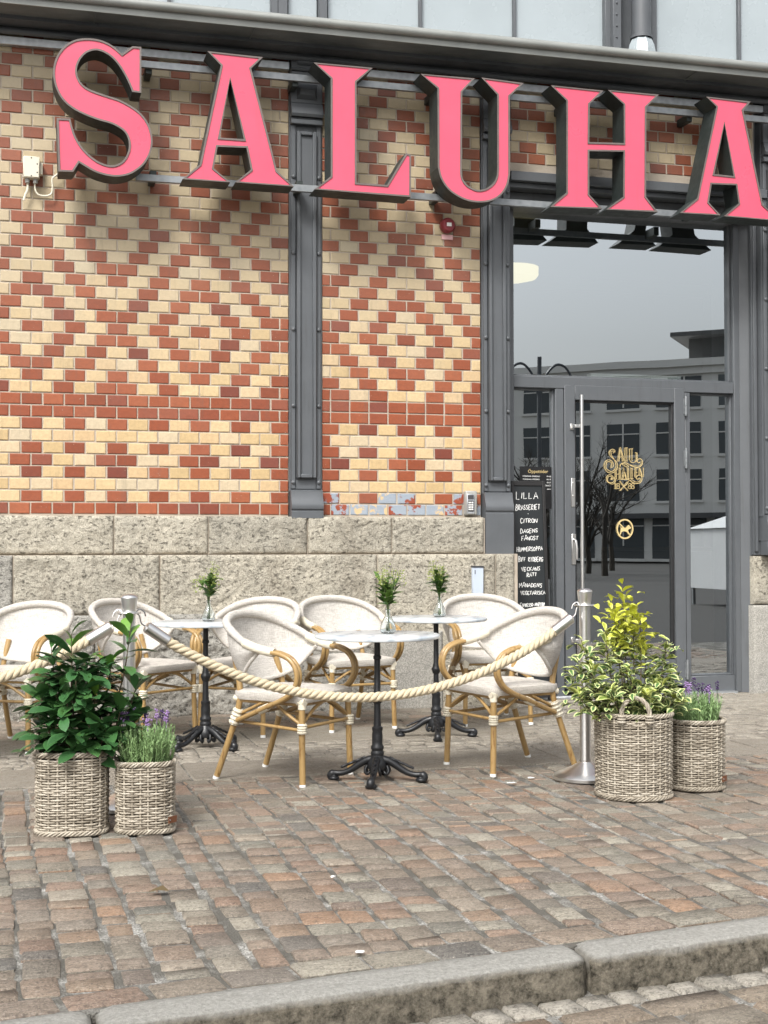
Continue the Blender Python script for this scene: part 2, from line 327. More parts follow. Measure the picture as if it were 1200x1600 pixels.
# ------------------------------------------------------------------ mesh helpers
class MB:
    def __init__(s): s.v = []; s.f = []; s.m = []; s.att = {}
    def add(s, vs, fs, mi=0):
        o = len(s.v); s.v += [tuple(p) for p in vs]
        for f in fs: s.f.append(tuple(i + o for i in f)); s.m.append(mi)
        return o
    def box(s, x0, x1, y0, y1, z0, z1, mi=0, c=0.0):
        if c <= 0:
            vs = [(x, y, z) for z in (z0, z1) for y in (y0, y1) for x in (x0, x1)]
            s.add(vs, [(0, 2, 3, 1), (4, 5, 7, 6), (0, 1, 5, 4), (2, 6, 7, 3), (0, 4, 6, 2), (1, 3, 7, 5)], mi); return
        c = min(c, (x1 - x0) * .45, (y1 - y0) * .45, (z1 - z0) * .45)
        vs = []; idx = {}
        X, Y, Z = (x0, x1), (y0, y1), (z0, z1); sg = (1, -1)
        for a in (0, 1):
            for b in (0, 1):
                for d in (0, 1):
                    for ax in range(3):
                        p = [X[a] + sg[a] * c, Y[b] + sg[b] * c, Z[d] + sg[d] * c]
                        p[ax] = (X[a], Y[b], Z[d])[ax]
                        idx[a, b, d, ax] = len(vs); vs.append(p)
        fs = []
        for ax in range(3):
            o1, o2 = [(1, 2), (2, 0), (0, 1)][ax]
            for e in (0, 1):
                q = []
                for (i, j) in ((0, 0), (1, 0), (1, 1), (0, 1)):
                    k = [0, 0, 0]; k[ax] = e; k[o1] = i; k[o2] = j; q.append(idx[(*k, ax)])
                fs.append(tuple(q) if e else tuple(q[::-1]))
        for ax in range(3):                         # edges running along ax
            o1, o2 = [(1, 2), (2, 0), (0, 1)][ax]
            for i in (0, 1):
                for j in (0, 1):
                    k0 = [0, 0, 0]; k0[o1] = i; k0[o2] = j; k1 = list(k0); k1[ax] = 1
                    q = (idx[(*k0, o1)], idx[(*k1, o1)], idx[(*k1, o2)], idx[(*k0, o2)])
                    fs.append(q if (i ^ j) else q[::-1])
        for a in (0, 1):
            for b in (0, 1):
                for d in (0, 1):
                    q = tuple(idx[a, b, d, ax] for ax in range(3)); fs.append(q if (a + b + d) % 2 else q[::-1])
        s.add(vs, fs, mi)
    def tube(s, pts, r, n=8, mi=0, closed=False, cap=True):
        pts = [Vector(p) for p in pts]; N = len(pts)
        rs = r if isinstance(r, (list, tuple)) else [r] * N
        def tan(i):
            if closed: return (pts[(i + 1) % N] - pts[i - 1]).normalized()
            return (pts[min(i + 1, N - 1)] - pts[max(i - 1, 0)]).normalized()
        t = tan(0); a = Vector((0, 0, 1)) if abs(t.z) < .9 else Vector((1, 0, 0))
        nrm = t.cross(a).normalized(); vs = []
        for i in range(N):
            t = tan(i); nrm = (nrm - t * nrm.dot(t))
            nrm = nrm.normalized() if nrm.length > 1e-6 else t.orthogonal().normalized()
            b = t.cross(nrm)
            for k in range(n):
                an = 2 * math.pi * k / n; vs.append(pts[i] + (nrm * math.cos(an) + b * math.sin(an)) * rs[i])
        fs = []
        for i in range(N if closed else N - 1):
            j = (i + 1) % N
            for k in range(n): fs.append((i * n + k, i * n + (k + 1) % n, j * n + (k + 1) % n, j * n + k))
        if cap and not closed: fs += [tuple(range(n))[::-1], tuple((N - 1) * n + k for k in range(n))]
        s.add(vs, fs, mi)
    def lathe(s, prof, n=24, c=(0, 0, 0), mi=0, axis='z'):
        vs = []
        for r, h in prof:
            for k in range(n):
                a = 2 * math.pi * k / n; p = (r * math.cos(a), r * math.sin(a), h)
                if axis == 'y': p = (p[0], -p[2], p[1])
                if axis == 'x': p = (p[2], p[0], p[1])
                vs.append((p[0] + c[0], p[1] + c[1], p[2] + c[2]))
        fs = []
        for i in range(len(prof) - 1):
            for k in range(n): fs.append((i * n + k, i * n + (k + 1) % n, (i + 1) * n + (k + 1) % n, (i + 1) * n + k))
        if prof[0][0] > 1e-5: fs.append(tuple(range(n))[::-1])
        if prof[-1][0] > 1e-5: fs.append(tuple((len(prof) - 1) * n + k for k in range(n)))
        s.add(vs, fs, mi)
    def face_y(s, loops, y, mi=0, flip=False):      # flat face with holes, outlines in (x, z)
        ls = [[Vector((x, z, 0)) for x, z in L] for L in loops]
        tris = tessellate_polygon(ls); flat = [p for L in ls for p in L]
        fs = []
        for tr in tris:
            a, b, c = (flat[i] for i in tr); cr = (b - a).cross(c - a).z
            if abs(cr) < 1e-12: continue
            ok = (cr > 0) != flip
            fs.append(tuple(tr) if ok else tuple(tr[::-1]))
        s.add([(p.x, y, p.y) for p in flat], fs, mi)
    def wall_y(s, L, y0, y1, mi=0):
        n = len(L); vs = [(x, y0, z) for x, z in L] + [(x, y1, z) for x, z in L]
        s.add(vs, [(i, (i + 1) % n, n + (i + 1) % n, n + i) for i in range(n)], mi)
    def prism(s, loops, y0, y1, mi=0):
        s.face_y(loops, y0, mi); s.face_y(loops, y1, mi, True)
        for L in loops: s.wall_y(L, y0, y1, mi)
    def sweep_x(s, prof, x0, x1, mi=0, cap=True):    # profile of (y, z) points run along the facade
        n = len(prof); vs = [(x0, y, z) for y, z in prof] + [(x1, y, z) for y, z in prof]
        fs = [(i, (i + 1) % n, n + (i + 1) % n, n + i) for i in range(n)]
        if cap: fs += [tuple(range(n))[::-1], tuple(range(n, 2 * n))]
        s.add(vs, fs, mi)
    def rot(s, ang, c=(0, 0)):
        ca, sa = math.cos(ang), math.sin(ang)
        s.v = [((x - c[0]) * ca - (y - c[1]) * sa + c[0], (x - c[0]) * sa + (y - c[1]) * ca + c[1], z) for x, y, z in s.v]; return s
    def mesh(s, name, mats, origin=(0, 0, 0), smooth=True, ang=38):
        me = bpy.data.meshes.new(name)
        ox, oy, oz = origin
        me.from_pydata([(x - ox, y - oy, z - oz) for x, y, z in s.v], [], s.f)
        for m in (mats if isinstance(mats, (list, tuple)) else [mats]): me.materials.append(MAT[m] if isinstance(m, str) else m)
        me.polygons.foreach_set('material_index', s.m)
        for an, vals in s.att.items():
            a = me.attributes.new(an, 'FLOAT', 'POINT'); a.data.foreach_set('value', vals)
        import bmesh
        bm = bmesh.new(); bm.from_mesh(me); bmesh.ops.recalc_face_normals(bm, faces=bm.faces); bm.to_mesh(me); bm.free()
        if smooth:
            me.polygons.foreach_set('use_smooth', [True] * len(me.polygons)); me.set_sharp_from_angle(angle=rad(ang))
        return me
    def build(s, name, mats, parent=None, smooth=True, ang=38, origin=None):
        """world-space vertices -> one mesh object (a part when it has a parent)"""
        base = wpos(parent) if parent else Vector(origin or (0, 0, 0))
        me = s.mesh(name, mats, base, smooth, ang)
        return link(name, me, parent, None if parent else base)
def wpos(o):
    p = Vector((0, 0, 0))
    while o: p += o.location; o = o.parent
    return p
def link(name, me, parent=None, loc=None):
    o = bpy.data.objects.new(name, me); COL.objects.link(o)
    if parent: o.parent = parent
    if loc is not None: o.location = loc
    return o
def tag(o, label=None, cat=None, group=None, kind=None):
    for k, v in (('label', label), ('category', cat), ('group', group), ('kind', kind)):
        if v: o[k] = v
    return o
def thing(name, label, cat, loc=(0, 0, 0), group=None):
    o = bpy.data.objects.new(name, None); COL.objects.link(o); o.location = loc; o.empty_display_size = .1
    return tag(o, label, cat, group)
def copy_tree(o, parent=None):
    c = o.copy(); COL.objects.link(c)
    if parent: c.parent = parent
    for ch in list(o.children): copy_tree(ch, c)
    return c
def smoothline(pts, k=4, closed=False):
    pts = [Vector(p) for p in pts]; n = len(pts); res = []
    for i in range(n if closed else n - 1):
        p1, p2 = pts[i], pts[(i + 1) % n]
        p0 = pts[i - 1] if (i or closed) else p1 * 2 - p2
        p3 = pts[(i + 2) % n] if (i + 2 < n or closed) else p2 * 2 - p1
        for j in range(k):
            t = j / k
            res.append(.5 * ((2 * p1) + (p2 - p0) * t + (2 * p0 - 5 * p1 + 4 * p2 - p3) * t * t + (3 * p1 - p0 - 3 * p2 + p3) * t ** 3))
    if not closed: res.append(pts[-1])
    return res
def inset(L, d):
    n = len(L); ar = sum(L[i][0] * L[(i + 1) % n][1] - L[(i + 1) % n][0] * L[i][1] for i in range(n)); sg = 1 if ar > 0 else -1
    res = []
    for i in range(n):
        p0, p1, p2 = Vector(L[i - 1]), Vector(L[i]), Vector(L[(i + 1) % n])
        a = (p1 - p0).normalized(); b = (p2 - p1).normalized()
        na = Vector((-a.y, a.x)) * sg; nb = Vector((-b.y, b.x)) * sg
        m = na + nb; m = m / max(.35, m.length_squared / 2) if m.length > 1e-6 else na
        m = m if m.length < 2.6 else m.normalized() * 2.6
        q = p1 + m * d * (1 if True else 0); res.append((q.x, q.y))
    return res
# ------------------------------------------------------------------ ground
KA = math.atan(.152); KY = lambda x: -6.035 + .152 * (x - .25)     # back edge of the kerb
def plane(name, pts, z, mat, label=None):
    b = MB(); b.add([(x, y, z) for x, y in pts], [tuple(range(len(pts)))]); o = b.build(name, mat, smooth=False); tag(o, kind='structure'); return o
plane('street', [(-300, -300), (300, -300), (300, 60), (-300, 60)], -.115, 'asphalt')
x0, x1 = -2.2, 8.5
b = MB(); vs = [(x0, KY(x0) - .02, -.0085), (x1, KY(x1) - .02, -.0085), (x1, 1.0, -.0085), (x0, 1.0, -.0085)]
b.add(vs + [(x, y, -.1145) for x, y, z in vs], [(0, 1, 2, 3), (0, 4, 5, 1), (1, 5, 6, 2), (2, 6, 7, 3), (3, 7, 4, 0)])
pavement = tag(b.build('pavement', 'gravel', smooth=False), kind='structure')

def sett_mesh(seed, mat, lift=.0055, depth=.03):
    rn = random.Random(seed); b = MB(); vs = []
    g = [-.5, -.43, .43, .5]
    for j, v in enumerate(g):
        for i, u in enumerate(g):
            e = (i in (0, 3)) or (j in (0, 3)); cn = (i in (0, 3)) and (j in (0, 3))
            k = .95 if cn else 1
            vs.append((u * k + rn.uniform(-.03, .03), v * k + rn.uniform(-.04, .04), -lift * (1.0 if not cn else 1.3) if e else rn.uniform(-.003, .0022)))
    fs = [(j * 4 + i, j * 4 + i + 1, j * 4 + i + 5, j * 4 + i + 4) for j in range(3) for i in range(3)]
    ring = [0, 1, 2, 3, 7, 11, 15, 14, 13, 12, 8, 4]
    for q in ring: x, y, z = vs[q]; vs.append((x, y, -depth))
    n = 12
    fs += [(ring[i], 16 + i, 16 + (i + 1) % n, ring[(i + 1) % n]) for i in range(n)]
    b.add(vs, fs); return b, b.mesh('stone_sett', mat, smooth=True, ang=24)
def lay(pieces, mat, parent, limit, name='sett', lift=.0055, depth=.03, vis=lambda p: True):
    """pieces: (x, y, z, sx, sy, rot). nearest ones in view become parts, the rest one joined part"""
    protos = [sett_mesh(100 + i, mat, lift, depth) for i in range(9)]
    key = lambda p: -((p[0] - CAM.x) ** 2 + (p[1] - CAM.y) ** 2)
    seen = sorted([p for p in pieces if vis(p)], key=key, reverse=True)
    single = set(id(p) for p in seen[:limit]); rest = MB()
    for p in pieces:
        x, y, z, sx, sy, r = p; k = random.randrange(9)
        if id(p) in single:
            o = link(name, protos[k][1], parent, Vector((x, y, z)) - wpos(parent)); o.scale = (sx, sy, 1); o.rotation_euler = (U(-.014, .014), U(-.014, .014), r)
        else:
            ca, sa = math.cos(r), math.sin(r)
            rest.add([(x + u * sx * ca - v * sy * sa, y + u * sx * sa + v * sy * ca, z + q) for u, v, q in protos[k][0].v], protos[k][0].f)
    if rest.v: tag(rest.build(name + '_field', mat, parent, ang=24), kind='stuff')
def inframe(x, y, z, mx=30):
    q = Vector((x, y, z)) - CAM; w_ = q.dot(FW)
    if w_ < .1: return False
    u, v = q.dot(RT) * FPX / w_, q.dot(UP) * FPX / w_
    return -600 - mx < u < 600 + mx and -800 - mx < v < 800 + mx
VIS = lambda p: inframe(p[0], p[1], p[2])

sett_area = tag(bpy.data.objects.new('sett_paving', None), kind='structure'); COL.objects.link(sett_area)
P = []
X = -1.9
while X < 7.5:
    wcol = U(.108, .140); cg = random.choice((.004, .008, .012, .02, .030)); xc = X + wcol / 2; yend = KY(xc) + .155; Y = -2.76 + U(-.02, .02); lean = .021
    while Y > yend + .05:
        ln = min(U(.075, .165), Y - yend)
        if Y - ln - yend < .06: ln = Y - yend
        yc = Y - ln / 2
        P.append((xc + lean * (yc + 4) * -1 + .012 * math.sin(yc * 2.1 + xc * 3) + U(-.005, .005), yc, U(-.006, .004), wcol - cg - U(0, .008), ln - U(.001, .008), U(-.05, .05)))
        Y -= ln
    X += wcol
x = -2.0
while x < 7.6:
    ln = U(.17, .23); c = x + ln / 2
    P.append((c, KY(c) + .078, U(-.005, .003), ln - .016, .125, KA + U(-.03, .03))); x += ln
lay(P, 'sett', sett_area, 300, vis=VIS)

def bandarea(name, mat, xa, xb, ya, yb, sx, sy, limit, lift=.005, piece='sett', skip=None, gap=.008):
    root = tag(bpy.data.objects.new(name, None), kind='structure'); COL.objects.link(root)
    Q = []; y = ya; row = 0
    while y < yb - .02:
        h = min(sy * U(.9, 1.1), yb - y)
        if yb - y - h < sy * .4: h = yb - y
        x = xa + (U(-.5, 0) * sx)
        while x < xb:
            l = sx * U(.8, 1.25); c = x + l / 2
            if not (skip and skip(c, y + h / 2)): Q.append((c, y + h / 2 + .008 * math.sin(c * 3), U(-.004, .003), l - gap, h - gap, U(-.02, .02)))
            x += l
        y += h; row += 1
    lay(Q, mat, root, limit, piece, lift, .026, VIS); return root
bandarea('small_sett_band', 'small_sett', -2, 3.15, -2.19, -1.62, .115, .095, 150, .006)
bandarea('entrance_sett_paving', 'small_sett', 3.15, 8, -2.19, .36, .125, .10, 290, .006)
bandarea('paver_strip', 'paver', -2, 3.15, -1.02, -.12, .21, .15, 120, .007, 'paver')
for nm, ya, yb in (('kerb_side_slab_row', -2.745, -2.20), ('wall_side_slab_row', -1.61, -1.03)):
    root = tag(bpy.data.objects.new(nm, None), kind='structure'); COL.objects.link(root)
    x = -2.1 + U(0, .4)
    while x < (8 if ya < -2 else 3.1):
        l = U(.85, 1.25); xe = min(x + l, 8 if ya < -2 else 3.14)
        b = MB(); b.box(x + .005, xe - .005, ya + .004, yb - .004, -.05, U(-.002, .002), c=.006)
        b.build('slab', 'slab', root); x = xe

# kerb stones
kerb = tag(bpy.data.objects.new('kerb', None), kind='structure'); COL.objects.link(kerb)
def kerb_stone(xa, xb, seed):
    rn = random.Random(seed); n = int((xb - xa) / .022); prof = []
    # (distance in front of back edge, z)
    base = [(0.0, -.06), (0.0, -.012), (.008, 0.0), (.05, .004), (.10, .003), (.143, .001), (.156, -.006), (.162, -.03), (.163, -.06), (.166, -.085), (.168, -.11), (.169, -.15)]
    vs = []
    for i in range(n + 1):
        x = xa + (xb - xa) * i / n; e = min(i, n - i); pull = {0: .028, 1: .010}.get(e, 0)
        for j, (d, z) in enumerate(base):
            rough = .012 if j > 6 else .0035
            nv = noise.noise(Vector((x * 9 + seed, z * 14, d * 9))) + .6 * noise.noise(Vector((x * 30, z * 40, seed)))
            dd = d + nv * rough - (pull if d > .1 else 0); zz = z + (nv * .003 if j in (3, 4, 5) else 0) - (pull * .5 if 1 < j < 8 else 0)
            vs.append((x, KY(x) - dd + (noise.noise(Vector((x * 5, seed, 2))) * .008 if j == 1 or j == 2 else 0), zz))
    m = len(base); b = MB()
    b.add(vs, [(i * m + j, i * m + j + 1, (i + 1) * m + j + 1, (i + 1) * m + j) for i in range(n) for j in range(m - 1)] + [tuple(range(m)), tuple(n * m + j for j in range(m))[::-1]])
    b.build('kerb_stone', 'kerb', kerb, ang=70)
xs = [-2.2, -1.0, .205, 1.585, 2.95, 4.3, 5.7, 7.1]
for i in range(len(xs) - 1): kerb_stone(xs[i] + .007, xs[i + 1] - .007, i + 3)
# gutter and street setts below the kerb
gut = tag(bpy.data.objects.new('gutter', None), kind='structure'); COL.objects.link(gut)
Q = []; x = -2
while x < 6:
    l = U(.085, .125); c = x + l / 2; Q.append((c, KY(c) - .222 + U(-.008, .008), -.092 + U(-.006, .006), l - .012, .088, KA + U(-.08, .08))); x += l
lay(Q, 'gutter_sett', gut, 60, 'gutter_sett', .010, .03, VIS)
car = tag(bpy.data.objects.new('carriageway', None), kind='structure'); COL.objects.link(car)
Q = []
for r in range(9):
    x = -2.4 + U(0, .1)
    while x < 6:
        l = U(.18, .30); c = x + l / 2; Q.append((c, KY(c) - .335 - r * .135, -.096 + U(-.006, .005), l - .018, .118, KA + U(-.03, .03))); x += l
lay(Q, 'street_sett', car, 60, 'street_sett', .013, .03, VIS)
plane('street_joints', [(-2.4, KY(-2.4) - .1), (6.2, KY(6.2) - .1), (6.2, KY(6.2) - 1.6), (-2.4, KY(-2.4) - 1.6)], -.108, 'gravel')
# ------------------------------------------------------------------ brick walls
PX, CZ, Z0 = .1425, .08245, 1.3735          # brick pitch, course height, bottom of the brickwork
SEQ = [0, 1, 2, 1, 4, 1, 2, 1, 0, 0, 10, 11, 12, 13, 10, 11, 10, 13, 12, 11, 10, 13, 12, 11, 12, 13, 10, 11, 12, 13, 10, 11, 10, 13, 12, 11, 10, 13, 12, 11, 12]
LEFT = {0: 'R' * 15, 1: 'RcRcRcRcRcRcRcR', 2: 'c' * 14 + 'R', 4: 'cRRccRRccRRccRR', 10: 'RccRcRRcRccRcRR', 11: 'RcRcRcRcRcRcRcR', 12: 'cRRcRccRcRRcRcc', 13: 'cRcRcRcRcRcRcRc'}
PIER = {0: 'R' * 10, 1: 'RcRcRcRcR', 2: 'RccccccccR', 4: 'RRccRRccRc', 10: 'RRcRccRcRR', 11: 'RcRcRcRcR', 12: 'ccRcRRcRcc', 13: 'cRcRcRcRc'}
_bm = {}
def brick_mesh(l, h, mat, var):
    k = (round(l, 3), mat, var)
    if k in _bm: return _bm[k]
    rn = random.Random(hash((k[0], var)) & 0xffff); c = .0035; b = MB()
    o = [(-l / 2, -h / 2), (l / 2, -h / 2), (l / 2, h / 2), (-l / 2, h / 2)]
    J = lambda a: a + rn.uniform(-.0016, .0016)
    outer = [(J(x), J(z)) for x, z in o]; sg = [(1, 1), (-1, 1), (-1, -1), (1, -1)]
    vs = [(x, .012, z) for x, z in outer] + [(x, -.001, z) for x, z in outer] + [(x + sx * c * rn.uniform(.7, 1.6), -.004 + rn.uniform(-.0008, .0008), z + sz * c * rn.uniform(.7, 1.6)) for (x, z), (sx, sz) in zip(outer, sg)]
    fs = [(8, 9, 10, 11)]
    for i in range(4): j = (i + 1) % 4; fs += [(i, j, 4 + j, 4 + i), (4 + i, 4 + j, 8 + j, 8 + i)]
    b.add(vs, fs); _bm[k] = (b.mesh('brick', mat, smooth=False), b.v, b.f); return _bm[k]
def lay_bricks(parent, recs, limit):
    """recs: (x0, x1, row, colour)"""
    vis = sorted([r for r in recs if inframe((r[0] + r[1]) / 2, 0, Z0 + r[2] * CZ, 20)], key=lambda r: r[2] + abs(r[0]) * .01)
    single = set(map(id, vis[:limit])); rest = {}
    for r in recs:
        xa, xb, row, colr = r; l = round((xb - xa - .0105) / .004) * .004; h = CZ - .0095
        if l < .02: continue
        m = {'R': 'red', 'c': 'cream', 'P': 'painted'}[colr]; me, v, f = brick_mesh(l, h, m, random.randrange(3))
        c = ((xa + xb) / 2 + U(-.001, .001), U(-.0022, .001), Z0 + (row + .5) * CZ)
        if id(r) in single:
            o = link('brick', me, parent, Vector(c) - wpos(parent)); o.rotation_euler = (U(-.006, .006), U(-.008, .008), U(-.01, .01))
        else: rest.setdefault(m, MB()).add([(x + c[0], y + c[1], z + c[2]) for x, y, z in v], f)
    for m, b in rest.items(): tag(b.build('brickwork', m, parent, smooth=False), kind='stuff')
def wall_root(name, label, loc, xa, xb, za, zb):
    t = thing(name, label, 'wall', loc); b = MB(); b.box(xa, xb, .0015, .30, za, zb); b.build('mortar_bed', 'mortar', t, smooth=False); return t
wl = wall_root('brick_wall', 'wide red and cream glazed brick wall on the left below the letters S and A', (.9, 0, Z0), -2.2, 1.905, Z0 - .01, 4.86)
recs = []
for r, ty in enumerate(SEQ):
    s = LEFT[ty]; A = r % 2 == 0
    right = 1.908 - (.066 if A else .132); recs.append((right, 1.908, r, s[-1]))
    x = right; i = 13; k = 0
    while x > -2.1:
        colr = s[i] if i >= 0 else s[(i - 1) % 4 + 4] if ty in (10, 12, 4) else s[(i % 2) + 2]
        recs.append((x - PX, x, r, colr)); x -= PX; i -= 1
lay_bricks(wl, recs, 296)
wp = wall_root('brick_wall', 'narrow red and cream brick pier between the two iron pilasters', (2.75, 0, Z0), 2.147, 3.348, Z0 - .01, 4.86)
recs = []
for r, ty in enumerate(SEQ):
    s = PIER[ty]; A = len(s) == 10; xs_ = [2.145]; xs_.append(2.145 + (.066 if A else .132))
    while xs_[-1] + PX < 3.34: xs_.append(xs_[-1] + PX)
    if 3.352 - xs_[-1] > .03: xs_.append(3.352)
    else: xs_[-1] = 3.352
    for i in range(len(xs_) - 1):
        c = s[min(i, len(s) - 1)]
        if r == 0 and i > 0: c = 'P'
        if r == 1 and i in (0, 3, 4, 7): c = 'P'
        recs.append((xs_[i], xs_[i + 1], r, c))
lay_bricks(wp, recs, 296)
ZL = onY(930, 278, 0).z
wd = wall_root('brick_wall', 'strip of red and cream brick above the entrance behind the letter H', (4.5, 0, ZL), 3.58, 5.62, ZL, 4.86)
recs = []; r0 = math.ceil((ZL - Z0) / CZ)
for r in range(r0, len(SEQ)):
    s = PIER[SEQ[r]] * 2; x = 3.585 + (-.07 if r % 2 else 0); i = 0
    while x < 5.6:
        xe = min(x + PX, 5.61); recs.append((max(x, 3.585), xe, r, s[i % len(s)])); x += PX; i += 1
lay_bricks(wd, recs, 180)
wr = wall_root('brick_wall', 'brick wall beyond the pilaster at the right edge of the facade', (6.6, 0, Z0), 5.95, 8.4, Z0 - .01, 4.86)
recs = []
for r, ty in enumerate(SEQ):
    x = 5.955 - (.07 if r % 2 else 0); i = 0
    while x < 8.3: recs.append((max(x, 5.955), x + PX, r, LEFT[ty][i % 13])); x += PX; i += 1
lay_bricks(wr, recs, 10)

# ------------------------------------------------------------------ stone plinth
def stone_block(parent, xa, xb, za, zb, yf, mat, seed, amp=.010, depth=.2, label=None, step=.014):
    g = .0045; xa += g; xb -= g; za += g * .8; zb -= g * .8
    nx = max(4, int((xb - xa) / step)); nz = max(3, int((zb - za) / step)); vs = []
    for j in range(nz + 1):
        for i in range(nx + 1):
            x = xa + (xb - xa) * i / nx; z = za + (zb - za) * j / nz
            e = min(i, nx - i, j, nz - j); pull = (.009, .002, 0)[min(e, 2)]
            p = Vector((x * 4, z * 5, seed * 3.7))
            n = noise.noise(p) * .7 + noise.noise(p * 2.9) * .6 + (.5 - abs(noise.noise(p * 5.5))) * .9 + noise.noise(p * 13) * .35 + noise.noise(p * 27) * .2
            jx = 0 if i in (0, nx) else U(-.3, .3) * step; jz = 0 if j in (0, nz) else U(-.3, .3) * step
            vs.append((x + jx, yf + pull - n * amp * (1 if e else .4), z + jz))
    fs = [(j * (nx + 1) + i, j * (nx + 1) + i + 1, (j + 1) * (nx + 1) + i + 1, (j + 1) * (nx + 1) + i) for j in range(nz) for i in range(nx)]
    ring = [i for i in range(nx + 1)] + [j * (nx + 1) + nx for j in range(1, nz + 1)] + [nz * (nx + 1) + i for i in range(nx - 1, -1, -1)] + [j * (nx + 1) for j in range(nz - 1, 0, -1)]
    base = len(vs)
    for q in ring: x, y, z = vs[q]; vs.append((x, yf + depth, z))
    n = len(ring); fs += [(ring[i], base + i, base + (i + 1) % n, ring[(i + 1) % n]) for i in range(n)]
    b = MB(); b.add(vs, fs); o = b.build('stone_block', mat, parent, ang=75)
    if label: o['label'] = label
    return o
ZM0 = 1.098
pl = thing('stone_plinth', 'rough beige stone plinth of large blocks along the foot of the brick wall', 'plinth', (1.2, -.1, 0))
b = MB(); b.box(-2.2, 3.355, -.066, .28, ZM0, 1.358); b.box(-2.2, 3.59, -.118, .27, -.02, ZM0 - .002); b.build('joint_mortar', 'mortar', pl, smooth=False)
ZU = 1.366; ZM = 1.098
Y1, Y2 = -.085, -.135
xsj = [-2.1, -1.0, -.28, onY(178, 840, Y1).x, onY(326, 840, Y1).x, onY(481, 840, Y1).x, onY(613, 840, Y1).x, onY(757, 840, Y1).x]
for i in range(len(xsj) - 1): stone_block(pl, xsj[i], xsj[i + 1], ZM, ZU, Y1, 'stone', i + 1)
zj = onY(128, 961, Y2).z
xsj = [-2.1, -.9, .02, onY(250, 910, Y2).x, onY(590, 910, Y2).x, onY(775, 910, Y2).x, onY(805, 910, Y2).x]
for i, x in enumerate(xsj[:-1]):
    if i < 3: stone_block(pl, x, xsj[i + 1], zj, ZM, Y2, ('stone_grey', 'stone_grey', 'stone')[i], 20 + i, .012)
    else: stone_block(pl, x, xsj[i + 1], zj - .10 if i == 3 else -.03, ZM, Y2, 'stone', 20 + i, (.013, .009, .006)[i - 3])
xm = [-2.1, -1.0, onY(148, 1040, Y2).x, onY(420, 1040, Y2).x]
for i in range(3): stone_block(pl, xm[i], xm[i + 1], -.03, zj, Y2 - .012, 'stone_grey', 40 + i, .022)
stone_block(pl, xm[3], onY(590, 1040, Y2).x, -.03, zj - .10, Y2 + .004, 'stone_grey', 44, .013)
stone_block(pl, onY(590, 1040, Y2).x - .02, onY(692, 1040, Y2).x, -.03, onY(650, 985, Y2).z, Y2 - .018, 'stone_smooth', 45, .004, label='smooth grey cement patch in the plinth')
# stone pier at the right edge
pr = thing('stone_pier', 'pale stone block pier beside the shopfront at the right edge', 'pier', (5.9, 0, 0))
xr = onY(1176, 980, .06).x; zr = onY(1185, 945, .06).z; zt = onY(1185, 868, .06).z
stone_block(pr, xr, xr + .75, -.03, zr, .05, 'stone_smooth', 61, .006, .4); stone_block(pr, xr + .01, xr + .75, zr, zt, .06, 'stone', 62, .004, .4)

